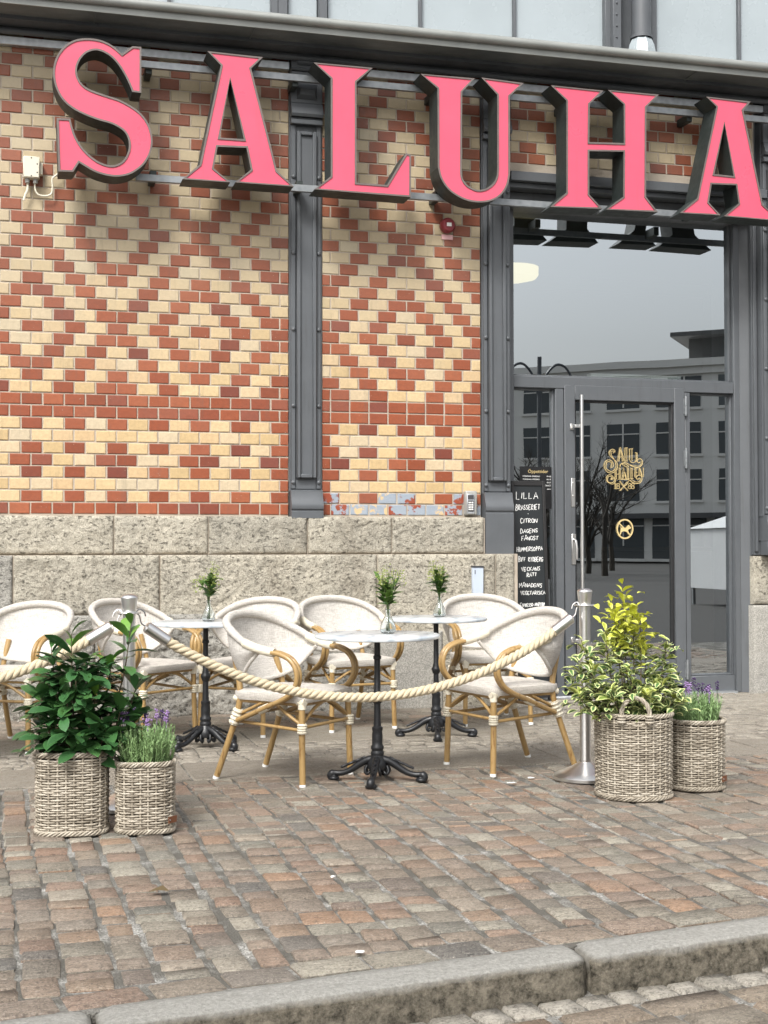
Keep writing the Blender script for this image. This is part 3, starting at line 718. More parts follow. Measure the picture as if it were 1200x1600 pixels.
# ------------------------------------------------------------------ iron pilasters
def pilaster(label, xa, xb, z_bot, z_top, big_base):
    W = xb - xa; t = thing('iron_pilaster', label, 'pilaster', ((xa + xb) / 2, 0, z_bot)); X = lambda f: xa + W * f
    zb = z_bot + .21                      # top of the moulded base
    zc = 4.16                             # underside of the capital
    b = MB(); b.box(X(-.02), X(1.02), -.012, .2, zb - .02, z_top); b.build('back_plate', 'iron', t)
    b = MB()
    b.box(X(.03), X(.17), -.030, .02, zb, zc, c=.003); b.box(X(.83), X(.97), -.030, .02, zb, zc, c=.003)
    b.build('flange', 'iron', t)
    b = MB(); zs0 = zb + .075; zs1 = zc - .05
    def frame(x0, x1, z0, z1, y0, y1, wv):
        prof = [(x0, x0 + wv), (x1 - wv, x1)]
        for p in prof: b.box(p[0], p[1], y0, y1, z0, z1, c=.006)
        b.box(x0 + wv, x1 - wv, y0, y1 - .001, z0, z0 + wv, c=.006); b.box(x0 + wv, x1 - wv, y0, y1 - .001, z1 - wv, z1, c=.006)
        b.box(x0 + wv * .7, x1 - wv * .7, y0 + .022, y1, z0 + wv * .5, z1 - wv * .5)
    frame(X(.19), X(.81), zs0, zs1, -.062, .02, W * .125)
    b.box(X(.18), X(.82), -.02, .02, zb, zb + .06)
    b.build('panelled_shaft', 'iron', t)
    zz = zb + .045
    while zz < zc:
        for f in (.10, .90):
            q = MB(); q.lathe([(.0165, -.006), (.0165, .0), (.0155, .008), (.010, .015), (.0, .016)], 10, (X(f), -.028, zz), axis='y')
            q.build('bolt', 'iron', t, ang=60)
        zz += .545
    # base mouldings: swept profile
    b = MB(); B = z_bot
    prof = [(.1, B), (-.085, B), (-.085, B + .045), (-.078, B + .05), (-.078, B + .058), (-.088, B + .066), (-.092, B + .085), (-.088, B + .105), (-.076, B + .125), (-.066, B + .15), (-.060, B + .185), (-.060, B + .195), (-.05, B + .2), (.1, B + .2)]
    if big_base: prof = [(.1, B - .26), (-.082, B - .26)] + prof[1:]
    b.sweep_x(prof, X(-.0), X(1.0)); b.build('moulded_base', 'iron', t, ang=30)
    if xa > 5: b = MB(); b.box(X(0), X(1), -.075, .04, zt + .003, B - .002, c=.004); b.build('plain_foot', 'iron', t)
    # capital
    z = zc; b = MB()
    def band(z0, z1, y, ex=0.0, c=.004): b.box(X(-ex), X(1 + ex), y, .1, z0, z1, c=c)
    band(z, z + .035, -.062, 0); band(z + .037, z + .05, -.05)
    b.sweep_x([(.1, z + .052), (-.075, z + .052), (-.085, z + .07), (-.083, z + .085), (-.065, z + .12), (-.056, z + .15), (.1, z + .15)], X(0), X(1))
    band(z + .152, z + .31, -.05)
    b.add([(X(.18), -.052, z + .18), (X(.82), -.052, z + .18), (X(.82), -.052, z + .29), (X(.18), -.052, z + .29), (X(.27), -.085, z + .205), (X(.73), -.085, z + .205), (X(.73), -.085, z + .245), (X(.27), -.085, z + .245)], [(0, 1, 5, 4), (1, 2, 6, 5), (2, 3, 7, 6), (3, 0, 4, 7), (4, 5, 6, 7)])
    band(z + .312, z + .37, -.078, .02); band(z + .372, z + .392, -.10, .05, .009); band(z + .394, z + .58, -.066, .0)
    b.box(X(.16), X(.84), -.088, .1, z + .42, z + .55, c=.012); band(z + .582, z_top, -.06, 0)
    b.box(X(.16), X(.84), -.084, .1, z + .61, z_top - .02, c=.012)
    b.build('capital', 'iron', t, ang=30); return t
pilaster('dark grey iron pilaster between the letters A and L, standing on the stone ledge', 1.912, 2.142, 1.352, 4.86, False)
zb2 = onY(780, 828, -.05).z
pilaster('dark grey iron pilaster left of the entrance with a tall plain foot', 3.358, 3.575, onY(780, 812, -.05).z, 4.86, True)
pilaster('dark iron pilaster at the right edge behind the last letter A', 5.675, 5.905, onY(1190, 845, 0).z, 4.86, False)

# ------------------------------------------------------------------ cornice, gutter and windows above
YL = -.43
zl = onY(570, 58.3, YL).z
zw = onY(300, 83, -.06).z
cor = thing('cornice', 'dark painted metal cornice with a half-round gutter running above the sign letters', 'cornice', (3, -.2, zl))
b = MB()
cz = lambda f: zw + .065 + (zl - zw - .065) * f
cove = [(-.075, zw + .055)]
for i in range(9):
    a = i / 8 * math.pi / 2; cove.append((-.075 - (-(YL) - .10) * (1 - math.cos(a)) , cz(math.sin(a) * .92)))
cove += [(YL + .012, zl), (YL, zl - .004), (YL, zl + .04), (.05, zl + .06), (.05, zw + .055)]
b.sweep_x(cove, -2.2, 8.4); b.build('cove', 'cornice', cor, ang=50)
b = MB(); b.sweep_x([(YL - .002, zl - .006), (YL + .006, zl - .008), (YL + .006, zl + .04), (YL - .006, zl + .042)], -2.2, 8.4); b.build('fascia', 'roll', cor)
b = MB(); rr_ = .032; b.tube([(-2.2, YL - .018, zl + .066), (8.4, YL - .018, zl + .066)], rr_, 16); b.build('gutter_roll', 'roll', cor)
b = MB(); b.tube([(-2.2, -.085, zw + .028), (8.4, -.085, zw + .028)], .022, 12); b.build('bead', 'iron', cor)
for xs2, xe2 in ((-2.2, 1.90), (2.15, 3.34), (3.59, 5.69)):
    b = MB(); b.box(xs2, xe2, -.055, .0, zw - .052, zw + .004, c=.003); b.build('zinc_strip', 'galv', cor)
for xj in (onY(150, 25, YL).x, onY(398, 65, YL).x, onY(1090, 140, YL).x):
    b = MB(); pts = [(y - .003 if True else y, z - .002) for y, z in cove[:10]]
    b.tube([(xj, y, z) for y, z in pts], .006, 6); b.build('seam', 'cornice', cor)
cw = thing('clerestory_window', 'band of glass windows above the gutter, pale sky reflection put into their colour', 'window', (3, .1, zl + .1))
zt2 = zl + .95; zb2 = zl + .02; yw = .02
b = MB(); b.box(-2.2, 8.4, yw + .06, yw + .2, zb2, zt2 + .1); b.build('back_frame', 'iron', cw)
vx = lambda px: onY(px, 10, yw).x
mull = [vx(-230), vx(-90), vx(75), vx(234), vx(424), vx(436)]
def pane(xa, xb): b = MB(); b.box(xa, xb, yw + .03, yw + .055, zb2, zt2); b.build('pane', 'lens', cw, smooth=False)
def mul(x, wd=.022, d=.04): b = MB(); b.box(x - wd / 2, x + wd / 2, yw + .03 - d, yw + .05, zb2, zt2, c=.004); b.build('mullion', 'iron', cw)
for a, c in ((-230, -90), (-90, 75), (75, 264), (264, 424), (452, 496), (514, 657), (657, 804), (804, 944), (1024, 1155), (1155, 1300), (1300, 1450)): pane(vx(a), vx(c))
for p in (-230, -90, 75, 264, 657, 804, 1155, 1300): mul(vx(p))
for p, wd in ((428, .05), (441, .07), (504, .06), (948, .05), (1019, .05)): mul(vx(p), wd, .06)
b = MB(); b.box(-2.2, 8.4, YL + .2, yw + .05, zb2 - .05, zb2 + .012); b.build('sill', 'iron', cw)
dp = thing('downpipe', 'grey rainwater pipe with a pale spotted zinc boot above the gutter', 'pipe', (vx(992), -.1, zl + .1))
xd = vx(992)
b = MB(); b.box(vx(951), vx(964), -.06, .06, zb2, zt2, c=.004); b.build('riveted_plate', 'iron', dp)
for k in range(9):
    b = MB(); b.lathe([(.009, 0), (.006, .008), (.0, .010)], 8, (vx(956.5), -.06, zl + .07 + k * .088), axis='y'); b.build('rivet', 'iron', dp)
b = MB(); b.lathe([(.075, zl + .33), (.075, zt2 + .1)], 20, (xd, -.09, 0)); b.lathe([(.076, zl + .33), (.085, zl + .325), (.085, zl + .345), (.076, zl + .35)], 20, (xd, -.09, 0)); b.build('pipe', 'iron', dp)
b = MB(); b.lathe([(.115, zl + .05), (.115, zl + .20), (.10, zl + .27), (.077, zl + .32)], 8, (xd, -.09, 0)); b.build('boot', 'lens', dp, ang=20)

# ------------------------------------------------------------------ sign letters
YF, YB = -.40, -.205
def Lpx(pts, sc, ox, oy): return [(lambda p: (p.x, p.z))(onY(ox + x / sc, oy + y / sc, YF)) for x, y in pts]
def curve(*segs):
    """segments: ('l', pts) straight corners, ('c', pts) smooth run through its points"""
    res = []
    for ty, pts in segs:
        res += [tuple(p)[:2] for p in (smoothline([(x, y, 0) for x, y in pts], 5) if ty == 'c' else [(x, y, 0) for x, y in pts])]
    o = []
    for p in res:
        if not o or (abs(p[0] - o[-1][0]) + abs(p[1] - o[-1][1])) > 1.0: o.append(p)
    return o
def letter(ch, label, outer, holes=()):
    cx = sum(p[0] for p in outer) / len(outer); cz_ = min(p[1] for p in outer)
    t = thing('sign_letter', label, 'letter', (cx, YB, cz_), 'raised shop sign letters along the facade')
    loops = [outer, *holes]
    ar = lambda L: sum(L[i][0] * L[(i + 1) % len(L)][1] - L[(i + 1) % len(L)][0] * L[i][1] for i in range(len(L)))
    inner = [inset(outer, .0125)] + [inset(h, -.0125) for h in holes]
    b = MB()
    for L in loops: b.wall_y(L, YF, YB)
    b.face_y(loops, YB, flip=True); b.build('case', 'letter_side', t, smooth=False)
    b = MB()
    for L, I in zip(loops, inner):
        n = len(L)
        vs = [(x, YF - .002, z) for x, z in L] + [(x, YF - .002, z) for x, z in I] + [(x, YF + .01, z) for x, z in I] + [(x, YF + .006, z) for x, z in L]
        # the rim stands 1.5 mm proud of the case on its outside
        b.add(vs, [f for i in range(n) for j in ((i + 1) % n,) for f in ((i, j, n + j, n + i), (n + i, n + j, 2 * n + j, 2 * n + i), (3 * n + i, 3 * n + j, j, i))])
    b.build('rim', 'trim', t, smooth=False)
    b = MB(); b.face_y(inner, YF + .004); b.face_y(inner, YF + .012, flip=True)
    for L in inner: b.wall_y(L, YF + .004, YF + .012)
    b.build('face', 'pink', t, smooth=False); return t
S = curve(('l', [(905, 140), (905, 572), (818, 562)]), ('c', [(808, 530), (760, 425), (700, 325), (640, 252), (570, 200), (485, 172), (400, 192), (340, 248), (305, 325), (305, 400), (335, 468), (390, 520), (470, 557), (570, 592), (700, 635), (820, 700), (910, 772), (972, 862), (1004, 960), (1010, 1050), (985, 1152), (930, 1240), (860, 1300), (780, 1340), (680, 1356), (580, 1346), (470, 1312), (390, 1268), (322, 1226)]), ('l', [(266, 1312), (128, 1308), (112, 806), (240, 812)]), ('c', [(255, 880), (290, 980), (350, 1080), (430, 1162), (520, 1222), (620, 1250), (700, 1230), (752, 1180), (785, 1100), (785, 1020), (755, 948), (700, 900), (620, 860), (500, 825), (380, 780), (260, 718), (170, 640), (110, 540), (80, 430), (80, 330), (110, 230), (170, 145), (250, 87), (340, 62), (450, 62), (550, 85), (640, 132), (724, 204)]), ('l', [(820, 134)]))
letter('S', 'large coral letter S at the left end of the sign', Lpx(S, 6, 70, 50))
letter('A', 'first large coral letter A, between the S and the L', Lpx([(270, 50), (705, 97), (612, 185), (815, 985), (945, 1108), (488, 1075), (610, 975), (575, 805), (350, 797), (320, 965), (448, 1075), (75, 1050), (210, 935), (375, 160)], 5, 270, 70), [Lpx([(448, 265), (555, 738), (367, 725)], 5, 270, 70)])
letter('L', 'large coral letter L just right of the first iron pilaster', Lpx([(35, 62), (362, 92), (272, 170), (272, 725), (440, 738), (545, 562), (573, 570), (572, 805), (40, 762), (130, 690), (130, 150)], 3.53, 480, 80))
Uo = curve(('l', [(625, 125), (925, 150), (855, 225)]), ('c', [(852, 670), (858, 702), (880, 735), (915, 757), (950, 765), (990, 755), (1025, 728), (1044, 690), (1048, 650)]), ('l', [(1048, 240), (960, 145), (1195, 176), (1118, 248)]), ('c', [(1118, 680), (1105, 740), (1075, 788), (1030, 820), (970, 834), (900, 829), (840, 807), (780, 765), (738, 705), (720, 640)]), ('l', [(718, 205)]))
letter('U', 'large coral letter U over the second iron pilaster', Lpx(Uo, 3.53, 480, 80))
letter('H', 'large coral letter H above the entrance glazing', Lpx([(128, 42), (388, 68), (320, 135), (318, 322), (488, 327), (488, 137), (410, 65), (662, 88), (600, 150), (598, 592), (657, 668), (400, 655), (485, 592), (487, 370), (318, 367), (318, 580), (382, 652), (125, 642), (205, 572), (205, 118)], 3.158, 820, 120))
letter('A', 'second large coral letter A, cut by the right edge of the photo', Lpx([(895, 98), (1115, 122), (1078, 165), (1175, 630), (1262, 712), (982, 688), (1055, 625), (1042, 535), (922, 530), (908, 620), (966, 684), (765, 672), (850, 600), (945, 148)], 3.158, 820, 120), [Lpx([(985, 230), (1030, 490), (935, 480)], 3.158, 820, 120)])
# carrying rails
def rail(label, pxa, pxb, ypx):
    p0 = onY(pxa, ypx[0], YB + .02); p1 = onY(pxb, ypx[1], YB + .02)
    t = thing('sign_rail', label, 'rail', (p0.x, YB, p0.z)); h = .024
    b = MB(); b.box(p0.x, p1.x, YB + .004, YB + .034, p0.z - h, p0.z + h, c=.002); b.build('bar', 'galv2', t)
    x = p0.x + .12
    while x < p1.x:
        b = MB(); b.box(x - .022, x + .022, YB + .036, -.003, p0.z - .055 if 'upper' in label else p0.z - .01, p0.z + .0 if 'upper' in label else p0.z + .06, c=.003); b.build('bracket', 'letter_side', t)
        x += 1.02
    return t
MAT['galv2'] = galv('grey_rail_steel', (.22, .235, .245), (.33, .345, .355), .5)
rail('upper grey steel rail carrying the sign letters', 205, 1300, (99, 190))
rail('lower grey steel rail carrying the feet of the sign letters', 212, 1300, (277, 345))
# ------------------------------------------------------------------ shopfront
YG = .17
gx = lambda px, y=840, Y=YG: onY(px, y, Y).x
gz = lambda py, x=970, Y=YG: onY(x, py, Y).z
sf = thing('shopfront_frame', 'dark grey metal shopfront frame with transom window and side lights around the glass door', 'shopfront', (gx(970), YG, 0))
xl, xr2 = gx(803), gx(1147); ztr0, ztr1 = gz(610, 970), gz(592, 970); ztop = gz(322)
def fbar(nm, x0, x1, z0, z1, y0=YG, y1=YG + .09, c=.004): b = MB(); b.box(x0, x1, y0, y1, z0, z1, c=c); return b.build(nm, 'iron', sf)
fbar('jamb', xl - .06, xl, 0, ztop, YG - .015); fbar('jamb', xr2, xr2 + .05, 0, ztop, YG - .015)
fbar('transom_bar', xl, xr2, ztr0, ztr1, YG - .008)
def bead(xa, xb, za, zb, y=YG + .028, w_=.014, root=None, mat='iron', nm='glazing_bead'):
    b = MB()
    b.box(xa, xa + w_, y, y + .05, za, zb, c=.003); b.box(xb - w_, xb, y, y + .05, za, zb, c=.003)
    b.box(xa + w_, xb - w_, y + .001, y + .049, za, za + w_, c=.003); b.box(xa + w_, xb - w_, y + .001, y + .049, zb - w_, zb, c=.003)
    return b.build(nm, mat, root or sf)
def glazing(nm, xa, xb, za, zb, root, y=YG + .06, tilt=0.0):
    b = MB(); b.add([(xa, y, za), (xb, y + tilt, za), (xb, y + tilt, zb), (xa, y, zb)], [(0, 1, 2, 3)]); return b.build(nm, 'glass', root, smooth=False)
bead(xl, xr2, ztr1, ztop); glazing('pane', xl, xr2, ztr1, ztop, sf)
fbar('head', xl, xr2, ztop, ztop + .16, YG - .004)
# door opening
xda, xdb = gx(882), gx(1070.5); xm0 = gx(868.5); xs1 = gx(1079)
fbar('mullion', xm0, xda - .004, 0, ztr0, YG - .004); fbar('mullion', xdb + .004, xs1, 0, ztr0, YG - .004)
zs = gz(1056, 1110); zs0 = 0.005
bead(xl, xm0, .12, ztr0); glazing('pane', xl, xm0, .12, ztr0, sf); fbar('rail', xl, xm0, 0, .12)
bead(xs1, xr2, zs, ztr0); glazing('pane', xs1, xr2, zs, ztr0, sf); fbar('rail', xs1, xr2, zs0, zs, YG - .001)
b = MB(); b.box(xl, xr2, YG - .05, YG + .3, -.01, .014, c=.004); b.build('threshold', 'galv', sf)
b = MB(); b.box(gx(921, 588, .45), gx(1061, 588, .45), .42, .5, gz(592, 990, .45), gz(586, 990, .45)); b.build('ledge', 'paper', sf)
# reveal to the right of the glazing and lintel beams above
rv = thing('iron_reveal', 'dark iron lining of the entrance recess right of the glazing', 'lining', (xr2 + .1, .1, 0))
b = MB(); xe_ = 5.655; b.add([(xr2 + .05, YG - .012, 0), (xe_, .105, 0), (xe_, .105, 4.86), (xr2 + .05, YG - .012, 4.86), (xr2 + .05, .6, 0), (xe_, .6, 0), (xe_, .6, 4.86), (xr2 + .05, .6, 4.86)], [(0, 1, 2, 3), (4, 5, 6, 7), (0, 4, 7, 3), (1, 5, 6, 2)]); b.build('panel', 'iron', rv, smooth=False)
b = MB(); b.box(xe_ - .03, 5.70, .062, .10, zt + .004, 4.86, c=.003); b.build('panel', 'iron', rv)
b = MB(); zq = gz(515, 1165, .1)
b.box(5.635, 5.665, .045, .0615, zt + .03, 3.9, c=.004); b.build('angle_strip', 'iron', rv)
ln = thing('lintel', 'stepped dark iron lintel above the glazing, half hidden by the letters', 'lintel', (4.6, 0, ztop))
zA = ZL; b = MB()
b.box(3.575, 5.71, -.05, .3, zA - .075, zA - .004, c=.004); b.build('cover_plate', 'iron', ln)
b = MB(); b.box(3.575, 5.71, .0, .3, zA - .115, zA - .077, c=.004); b.build('cover_plate', 'iron', ln)
b = MB(); b.box(3.575, 5.71, .12, .3, zA - .24, zA - .117, c=.004); b.build('beam', 'iron', ln)
b = MB(); b.box(3.575, 5.71, .19, .3, ztop + .164, zA - .243, c=.004); b.build('beam', 'iron', ln)
# door leaf
dr = thing('glass_door', 'grey framed glass door with a full height steel pull bar and gold lettering', 'door', ((xda + xdb) / 2, YG, .02))
zd0, zd1 = gz(1074, 970), gz(603.5, 970) - .004; xg0, xg1 = gx(898.5), gx(1054); zg0, zg1 = gz(1032, 970), gz(627, 970)
b = MB(); yq = YG - .012
b.box(xda, xg0, yq, YG + .05, zd0, zd1, c=.004); b.box(xg1, xdb, yq, YG + .05, zd0, zd1, c=.004)
b.box(xg0, xg1, yq + .001, YG + .049, zd0, zg0, c=.004); b.box(xg0, xg1, yq + .001, YG + .049, zg1, zd1, c=.004)
b.build('leaf_frame', 'iron', dr)
bead(xg0, xg1, zg0, zg1, YG + .006, .016, dr, 'rubber', 'gasket'); glazing('pane', xg0 + .01, xg1 - .01, zg0 + .01, zg1 - .01, dr, YG + .03, .004)
xb_ = gx(909.5, 800, YG - .08); zb0, zb1 = gz(1035, 909, YG - .08), gz(617, 909, YG - .08)
b = MB(); b.lathe([(.0, zb0), (.0145, zb0), (.0145, zb1), (.0, zb1)], 14, (xb_, YG - .08, 0)); o = b.build('pull_bar', 'steel', dr)
for py in (667, 1000):
    z = gz(py, 895); b = MB(); b.box(gx(890), gx(896), YG - .022, YG - .01, z - .024, z + .024, c=.003); b.box(gx(893), xb_, YG - .085, YG - .072, z - .012, z + .012, c=.002); b.box(gx(892), gx(894.5), YG - .08, YG - .012, z - .012, z + .012); b.build('bracket', 'steel', dr)
b = MB(); b.box(gx(891.5), gx(898), YG - .018, YG - .01, gz(792, 895), gz(747, 895), c=.003)
for py in (755, 775): b.lathe([(.008, 0), (.008, .006), (0, .007)], 10, (gx(894.7), YG - .018, gz(py, 895)), axis='y')
b.build('lock_plate', 'steel', dr)
b = MB(); b.box(gx(892), gx(898.5), YG - .02, YG - .01, gz(882, 896), gz(834, 896), c=.003)
b.tube([(gx(895), YG - .01, gz(843, 896)), (gx(895), YG - .06, gz(845, 896)), (gx(896), YG - .065, gz(858, 896)), (gx(896.3), YG - .06, gz(874, 896))], .010, 10); b.build('handle', 'steel', dr)
for pa, pb in ((619, 651), (700, 733), (1030, 1062)):
    b = MB(); z0_, z1_ = gz(pb, 1070), gz(pa, 1070); zm = (z0_ + z1_) / 2
    b.lathe([(0, z0_), (.011, z0_ + .006), (.012, zm - .003), (.009, zm), (.012, zm + .003), (.011, z1_ - .006), (0, z1_)], 12, (xdb + .002, YG - .022, 0)); b.box(xdb - .015, xdb + .02, YG - .016, YG - .008, z0_ + .02, z1_ - .02); b.build('hinge', 'galv2', dr)
# gold writing on the door pane
def ribbon(b, pts, wd, y, th=.0025):
    """flat stroke of even width lying in the plane y"""
    pts = [Vector((p[0], p[1])) for p in pts]; n = len(pts); L = []; Rr = []
    for i in range(n):
        t = (pts[min(i + 1, n - 1)] - pts[max(i - 1, 0)]); t = t.normalized() if t.length > 1e-9 else Vector((1, 0)); q = Vector((-t.y, t.x)) * (wd[i] if isinstance(wd, list) else wd) / 2
        L.append(pts[i] + q); Rr.append(pts[i] - q)
    vs = [(p.x, y, p.y) for p in L] + [(p.x, y, p.y) for p in Rr] + [(p.x, y + th, p.y) for p in L] + [(p.x, y + th, p.y) for p in Rr]
    fs = []
    for i in range(n - 1): fs += [(i, i + 1, n + i + 1, n + i), (2 * n + i, 2 * n + i + 1, i + 1, i), (n + i, n + i + 1, 3 * n + i + 1, 3 * n + i)]
    b.add(vs, fs)
YD = YG + .024
def gp(x, y): p = onY(935 + x / 10, 690 + y / 10, YD); return (p.x, p.z)
lg = MB()
def gstroke(pts, wd=.0055, smooth=True):
    q = [gp(*p) for p in pts]
    if smooth and len(q) > 2: q = [(v.x, v.y) for v in smoothline([(a, b_, 0) for a, b_ in q], 5)]
    ribbon(lg, q, wd * .78, YD - .001)
def spiral(cx, cy, r0, r1, a0, a1, n=14): return [(cx + (r0 + (r1 - r0) * i / n) * math.cos(a0 + (a1 - a0) * i / n), cy + (r0 + (r1 - r0) * i / n) * math.sin(a0 + (a1 - a0) * i / n)) for i in range(n + 1)]
# S with its curls
for off in (0, 26):
    gstroke([(235 - off * .4, 180), (262, 150 + off * .4), (240, 122 + off), (200, 125 + off), (170 + off, 165), (180 + off, 215), (225 + off * .5, 262), (285 - off * .8, 320), (300 - off, 390), (275 - off, 455 - off * .5), (205, 492 - off), (130 + off * .5, 465 - off), (92 + off, 395), (105 + off, 320 + off * .4), (150, 285 + off), (205, 300 + off), (235 - off, 350), (225 - off, 395 - off * .3), (190, 408 - off)], .005)
for st in ([(300, 310), (340, 90), (352, 90), (400, 310)], [(318, 240), (372, 240)], [(322, 310), (345, 130)], [(352, 90), (378, 310)],
           [(405, 100), (455, 95)], [(415, 100), (415, 300)], [(445, 100), (445, 300)], [(405, 305), (460, 305)],
           [(470, 115), (540, 110)], [(488, 115), (488, 290), (515, 325), (560, 330)], [(525, 112), (525, 300)], [(560, 330), (590, 300), (590, 180)], [(572, 170), (608, 178)], [(606, 180), (606, 290), (585, 322)]):
    gstroke(st, .0048, False)
gstroke([(340, 395), (345, 360), (390, 330), (440, 335), (500, 370), (560, 395), (630, 400), (680, 365), (690, 310), (660, 270), (620, 275), (608, 310), (630, 330), (652, 320)], .006)
gstroke([(365, 345), (420, 350), (470, 385), (455, 400), (410, 380), (370, 350)], .005)
gstroke([(480, 360), (560, 375), (640, 380), (668, 350), (668, 310)], .0035)
# H A L L E N
for st in ([(262, 420), (262, 590)], [(282, 420), (282, 590)], [(325, 415), (325, 585)], [(342, 415), (342, 585)], [(282, 510), (325, 510)], [(315, 412), (352, 412)], [(345, 588), (300, 588)],
           [(365, 585), (395, 400), (430, 585)], [(375, 535), (418, 535)], [(412, 470), (440, 585)], [(385, 585), (400, 480)],
           [(445, 415), (480, 415)], [(455, 415), (455, 580)], [(473, 415), (473, 580)], [(450, 582), (490, 582)],
           [(500, 415), (535, 415)], [(508, 415), (508, 575)], [(528, 415), (528, 575)], [(505, 578), (548, 578)],
           [(560, 412), (610, 412)], [(570, 412), (570, 555)], [(588, 412), (588, 540)], [(588, 480), (612, 480)], [(575, 560), (610, 545)],
           [(635, 412), (635, 530)], [(650, 412), (692, 550)], [(640, 412), (680, 545)], [(705, 412), (705, 550)], [(690, 412), (715, 412)]): gstroke(st, .0045, False)
for off in (0, 22):
    gstroke([(262 - off * .5, 560), (268 - off, 620), (235 - off * .5, 660 - off), (185, 655 - off * .7), (135 + off * .5, 620), (128 + off, 560), (160 + off * .3, 520 + off), (205, 525 + off), (232 - off, 560), (215 - off * .5, 592), (188, 590 - off * .6)], .0045)
gstroke([(305, 590), (420, 590), (480, 600), (540, 640), (600, 655), (655, 640), (682, 590), (670, 540), (630, 525), (595, 545), (600, 580), (630, 585), (640, 562)], .006)
gstroke([(500, 575), (570, 625), (620, 630), (655, 605), (660, 570)], .004)
# 18 x 88
for st in ([(262, 650), (262, 735)], [(252, 655), (275, 648), (275, 735)], [(250, 737), (286, 737)]): gstroke(st, .004, False)
for cx in (312, 492, 540):
    gstroke(spiral(cx, 672, 20, 20, 0, 2 * math.pi), .004); gstroke(spiral(cx, 715, 22, 22, 0, 2 * math.pi), .004)
gstroke([(330, 620), (385, 690), (440, 740), (462, 768)], .005); gstroke([(338, 612), (395, 680)], .003); gstroke([(470, 620), (440, 672), (380, 720), (335, 765)], .006); gstroke([(455, 625), (400, 690), (350, 768)], .003)
lg.build('gold_lettering', 'gold', dr, smooth=False)
nd = MB(); c0 = gp(415, 1365); rad_ = abs(gp(545, 1365)[0] - c0[0])
nd_pts = [(c0[0] + rad_ * .93 * math.cos(a * math.pi / 24), c0[1] + rad_ * 1.03 * math.sin(a * math.pi / 24)) for a in range(49)]
ribbon(nd, nd_pts, .0115, YD - .001); q = [gp(318, 1268), gp(500, 1462)]; ribbon(nd, q, .009, YD - .0012)
dog = [gp(*p) for p in [(335, 1318), (360, 1345), (430, 1345), (448, 1318), (478, 1300), (488, 1322), (510, 1340), (500, 1362), (478, 1366), (462, 1388), (478, 1425), (492, 1450), (470, 1452), (440, 1405), (385, 1400), (358, 1420), (352, 1452), (336, 1450), (345, 1385), (350, 1355)]]
nd.face_y([dog], YD - .001)
nd.build('no_dogs_symbol', 'gold', dr, smooth=False)
# interior seen through the glass
room = thing('market_hall_interior', 'dim market hall interior behind the entrance glass', 'interior', (4.6, 2, 0))
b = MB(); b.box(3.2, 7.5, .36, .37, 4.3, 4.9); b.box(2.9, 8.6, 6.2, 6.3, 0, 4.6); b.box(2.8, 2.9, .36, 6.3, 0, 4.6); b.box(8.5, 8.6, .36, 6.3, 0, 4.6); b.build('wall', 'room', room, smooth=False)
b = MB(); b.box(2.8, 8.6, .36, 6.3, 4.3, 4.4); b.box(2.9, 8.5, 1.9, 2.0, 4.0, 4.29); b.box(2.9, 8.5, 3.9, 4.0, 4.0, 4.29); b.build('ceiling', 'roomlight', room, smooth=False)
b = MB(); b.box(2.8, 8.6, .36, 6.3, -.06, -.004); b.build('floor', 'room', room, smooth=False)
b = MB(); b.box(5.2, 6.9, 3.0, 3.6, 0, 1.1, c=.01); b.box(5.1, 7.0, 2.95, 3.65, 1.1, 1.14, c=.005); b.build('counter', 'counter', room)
pa = onY(800, 441, 1.2); pb_ = onY(829, 420, 1.2)
lp = thing('ceiling_lamp', 'lit pale yellow hanging lamp seen through the upper left of the transom window', 'lamp', (pa.x, 1.2, pa.z))
b = MB(); mid = ((pa.x + pb_.x) / 2 - .08, 1.2, 0); h0, h1 = pa.z, pb_.z
b.lathe([(.0, h0), (.10, h0 + .006), (.20, h0 + .03), (.22, h0 + .06), (.22, h1), (.0, h1)], 24, mid); b.build('diffuser', 'lamp', lp)
b = MB(); b.lathe([(.012, h1 + .001), (.012, 4.29)], 8, mid); b.build('rod', 'galv2', lp)

# ------------------------------------------------------------------ small things on the facade
def wall_lettering(root, text, x, y, z, size, mat, align='LEFT', nm='lettering', ext=.0006):
    cu = bpy.data.curves.new(nm, 'FONT'); cu.body = text; cu.size = size; cu.align_x = align; cu.extrude = ext; cu.resolution_u = 3
    o = bpy.data.objects.new(nm, cu); COL.objects.link(o); dg = bpy.context.evaluated_depsgraph_get(); me = bpy.data.meshes.new_from_object(o.evaluated_get(dg)); bpy.data.objects.remove(o)
    me.materials.clear(); me.materials.append(MAT[mat]); o = link(nm, me, root, Vector((x, y, z)) - wpos(root)); o.rotation_euler = (rad(90), 0, 0); return o
jb = onY(49, 261, -.09); s = 1 / 222
eb = thing('junction_box', 'small cream electrical box with two cables below the left end of the letter S', 'electrical box', (jb.x, -.07, jb.z))
b = MB(); hw, hh = 12 * s, 16 * s; b.box(jb.x - hw, jb.x + hw, -.10, -.02, jb.z - hh, jb.z + hh, c=.006); b.box(jb.x + hw, jb.x + hw + .02, -.06, -.004, jb.z - hh * .5, jb.z + hh * .6); b.build('housing', 'white', eb)
b = MB()
for dx, dz in ((0, .84), (0, -.84), (.7, 0.3), (.7, -.5)): b.lathe([(.005, 0), (.004, .003), (0, .003)], 8, (jb.x + dx * hw, -.10, jb.z + dz * hh), axis='y')
b.build('screw', 'darkplastic', eb)
for k, dx in enumerate((-5.5, 6)):
    b = MB(); xx = jb.x + dx * s; b.lathe([(.011, jb.z - hh - .03), (.016, jb.z - hh - .028), (.016, jb.z - hh), (.0, jb.z - hh)], 10, (xx, -.06, 0)); b.build('gland', 'greyplastic', eb)
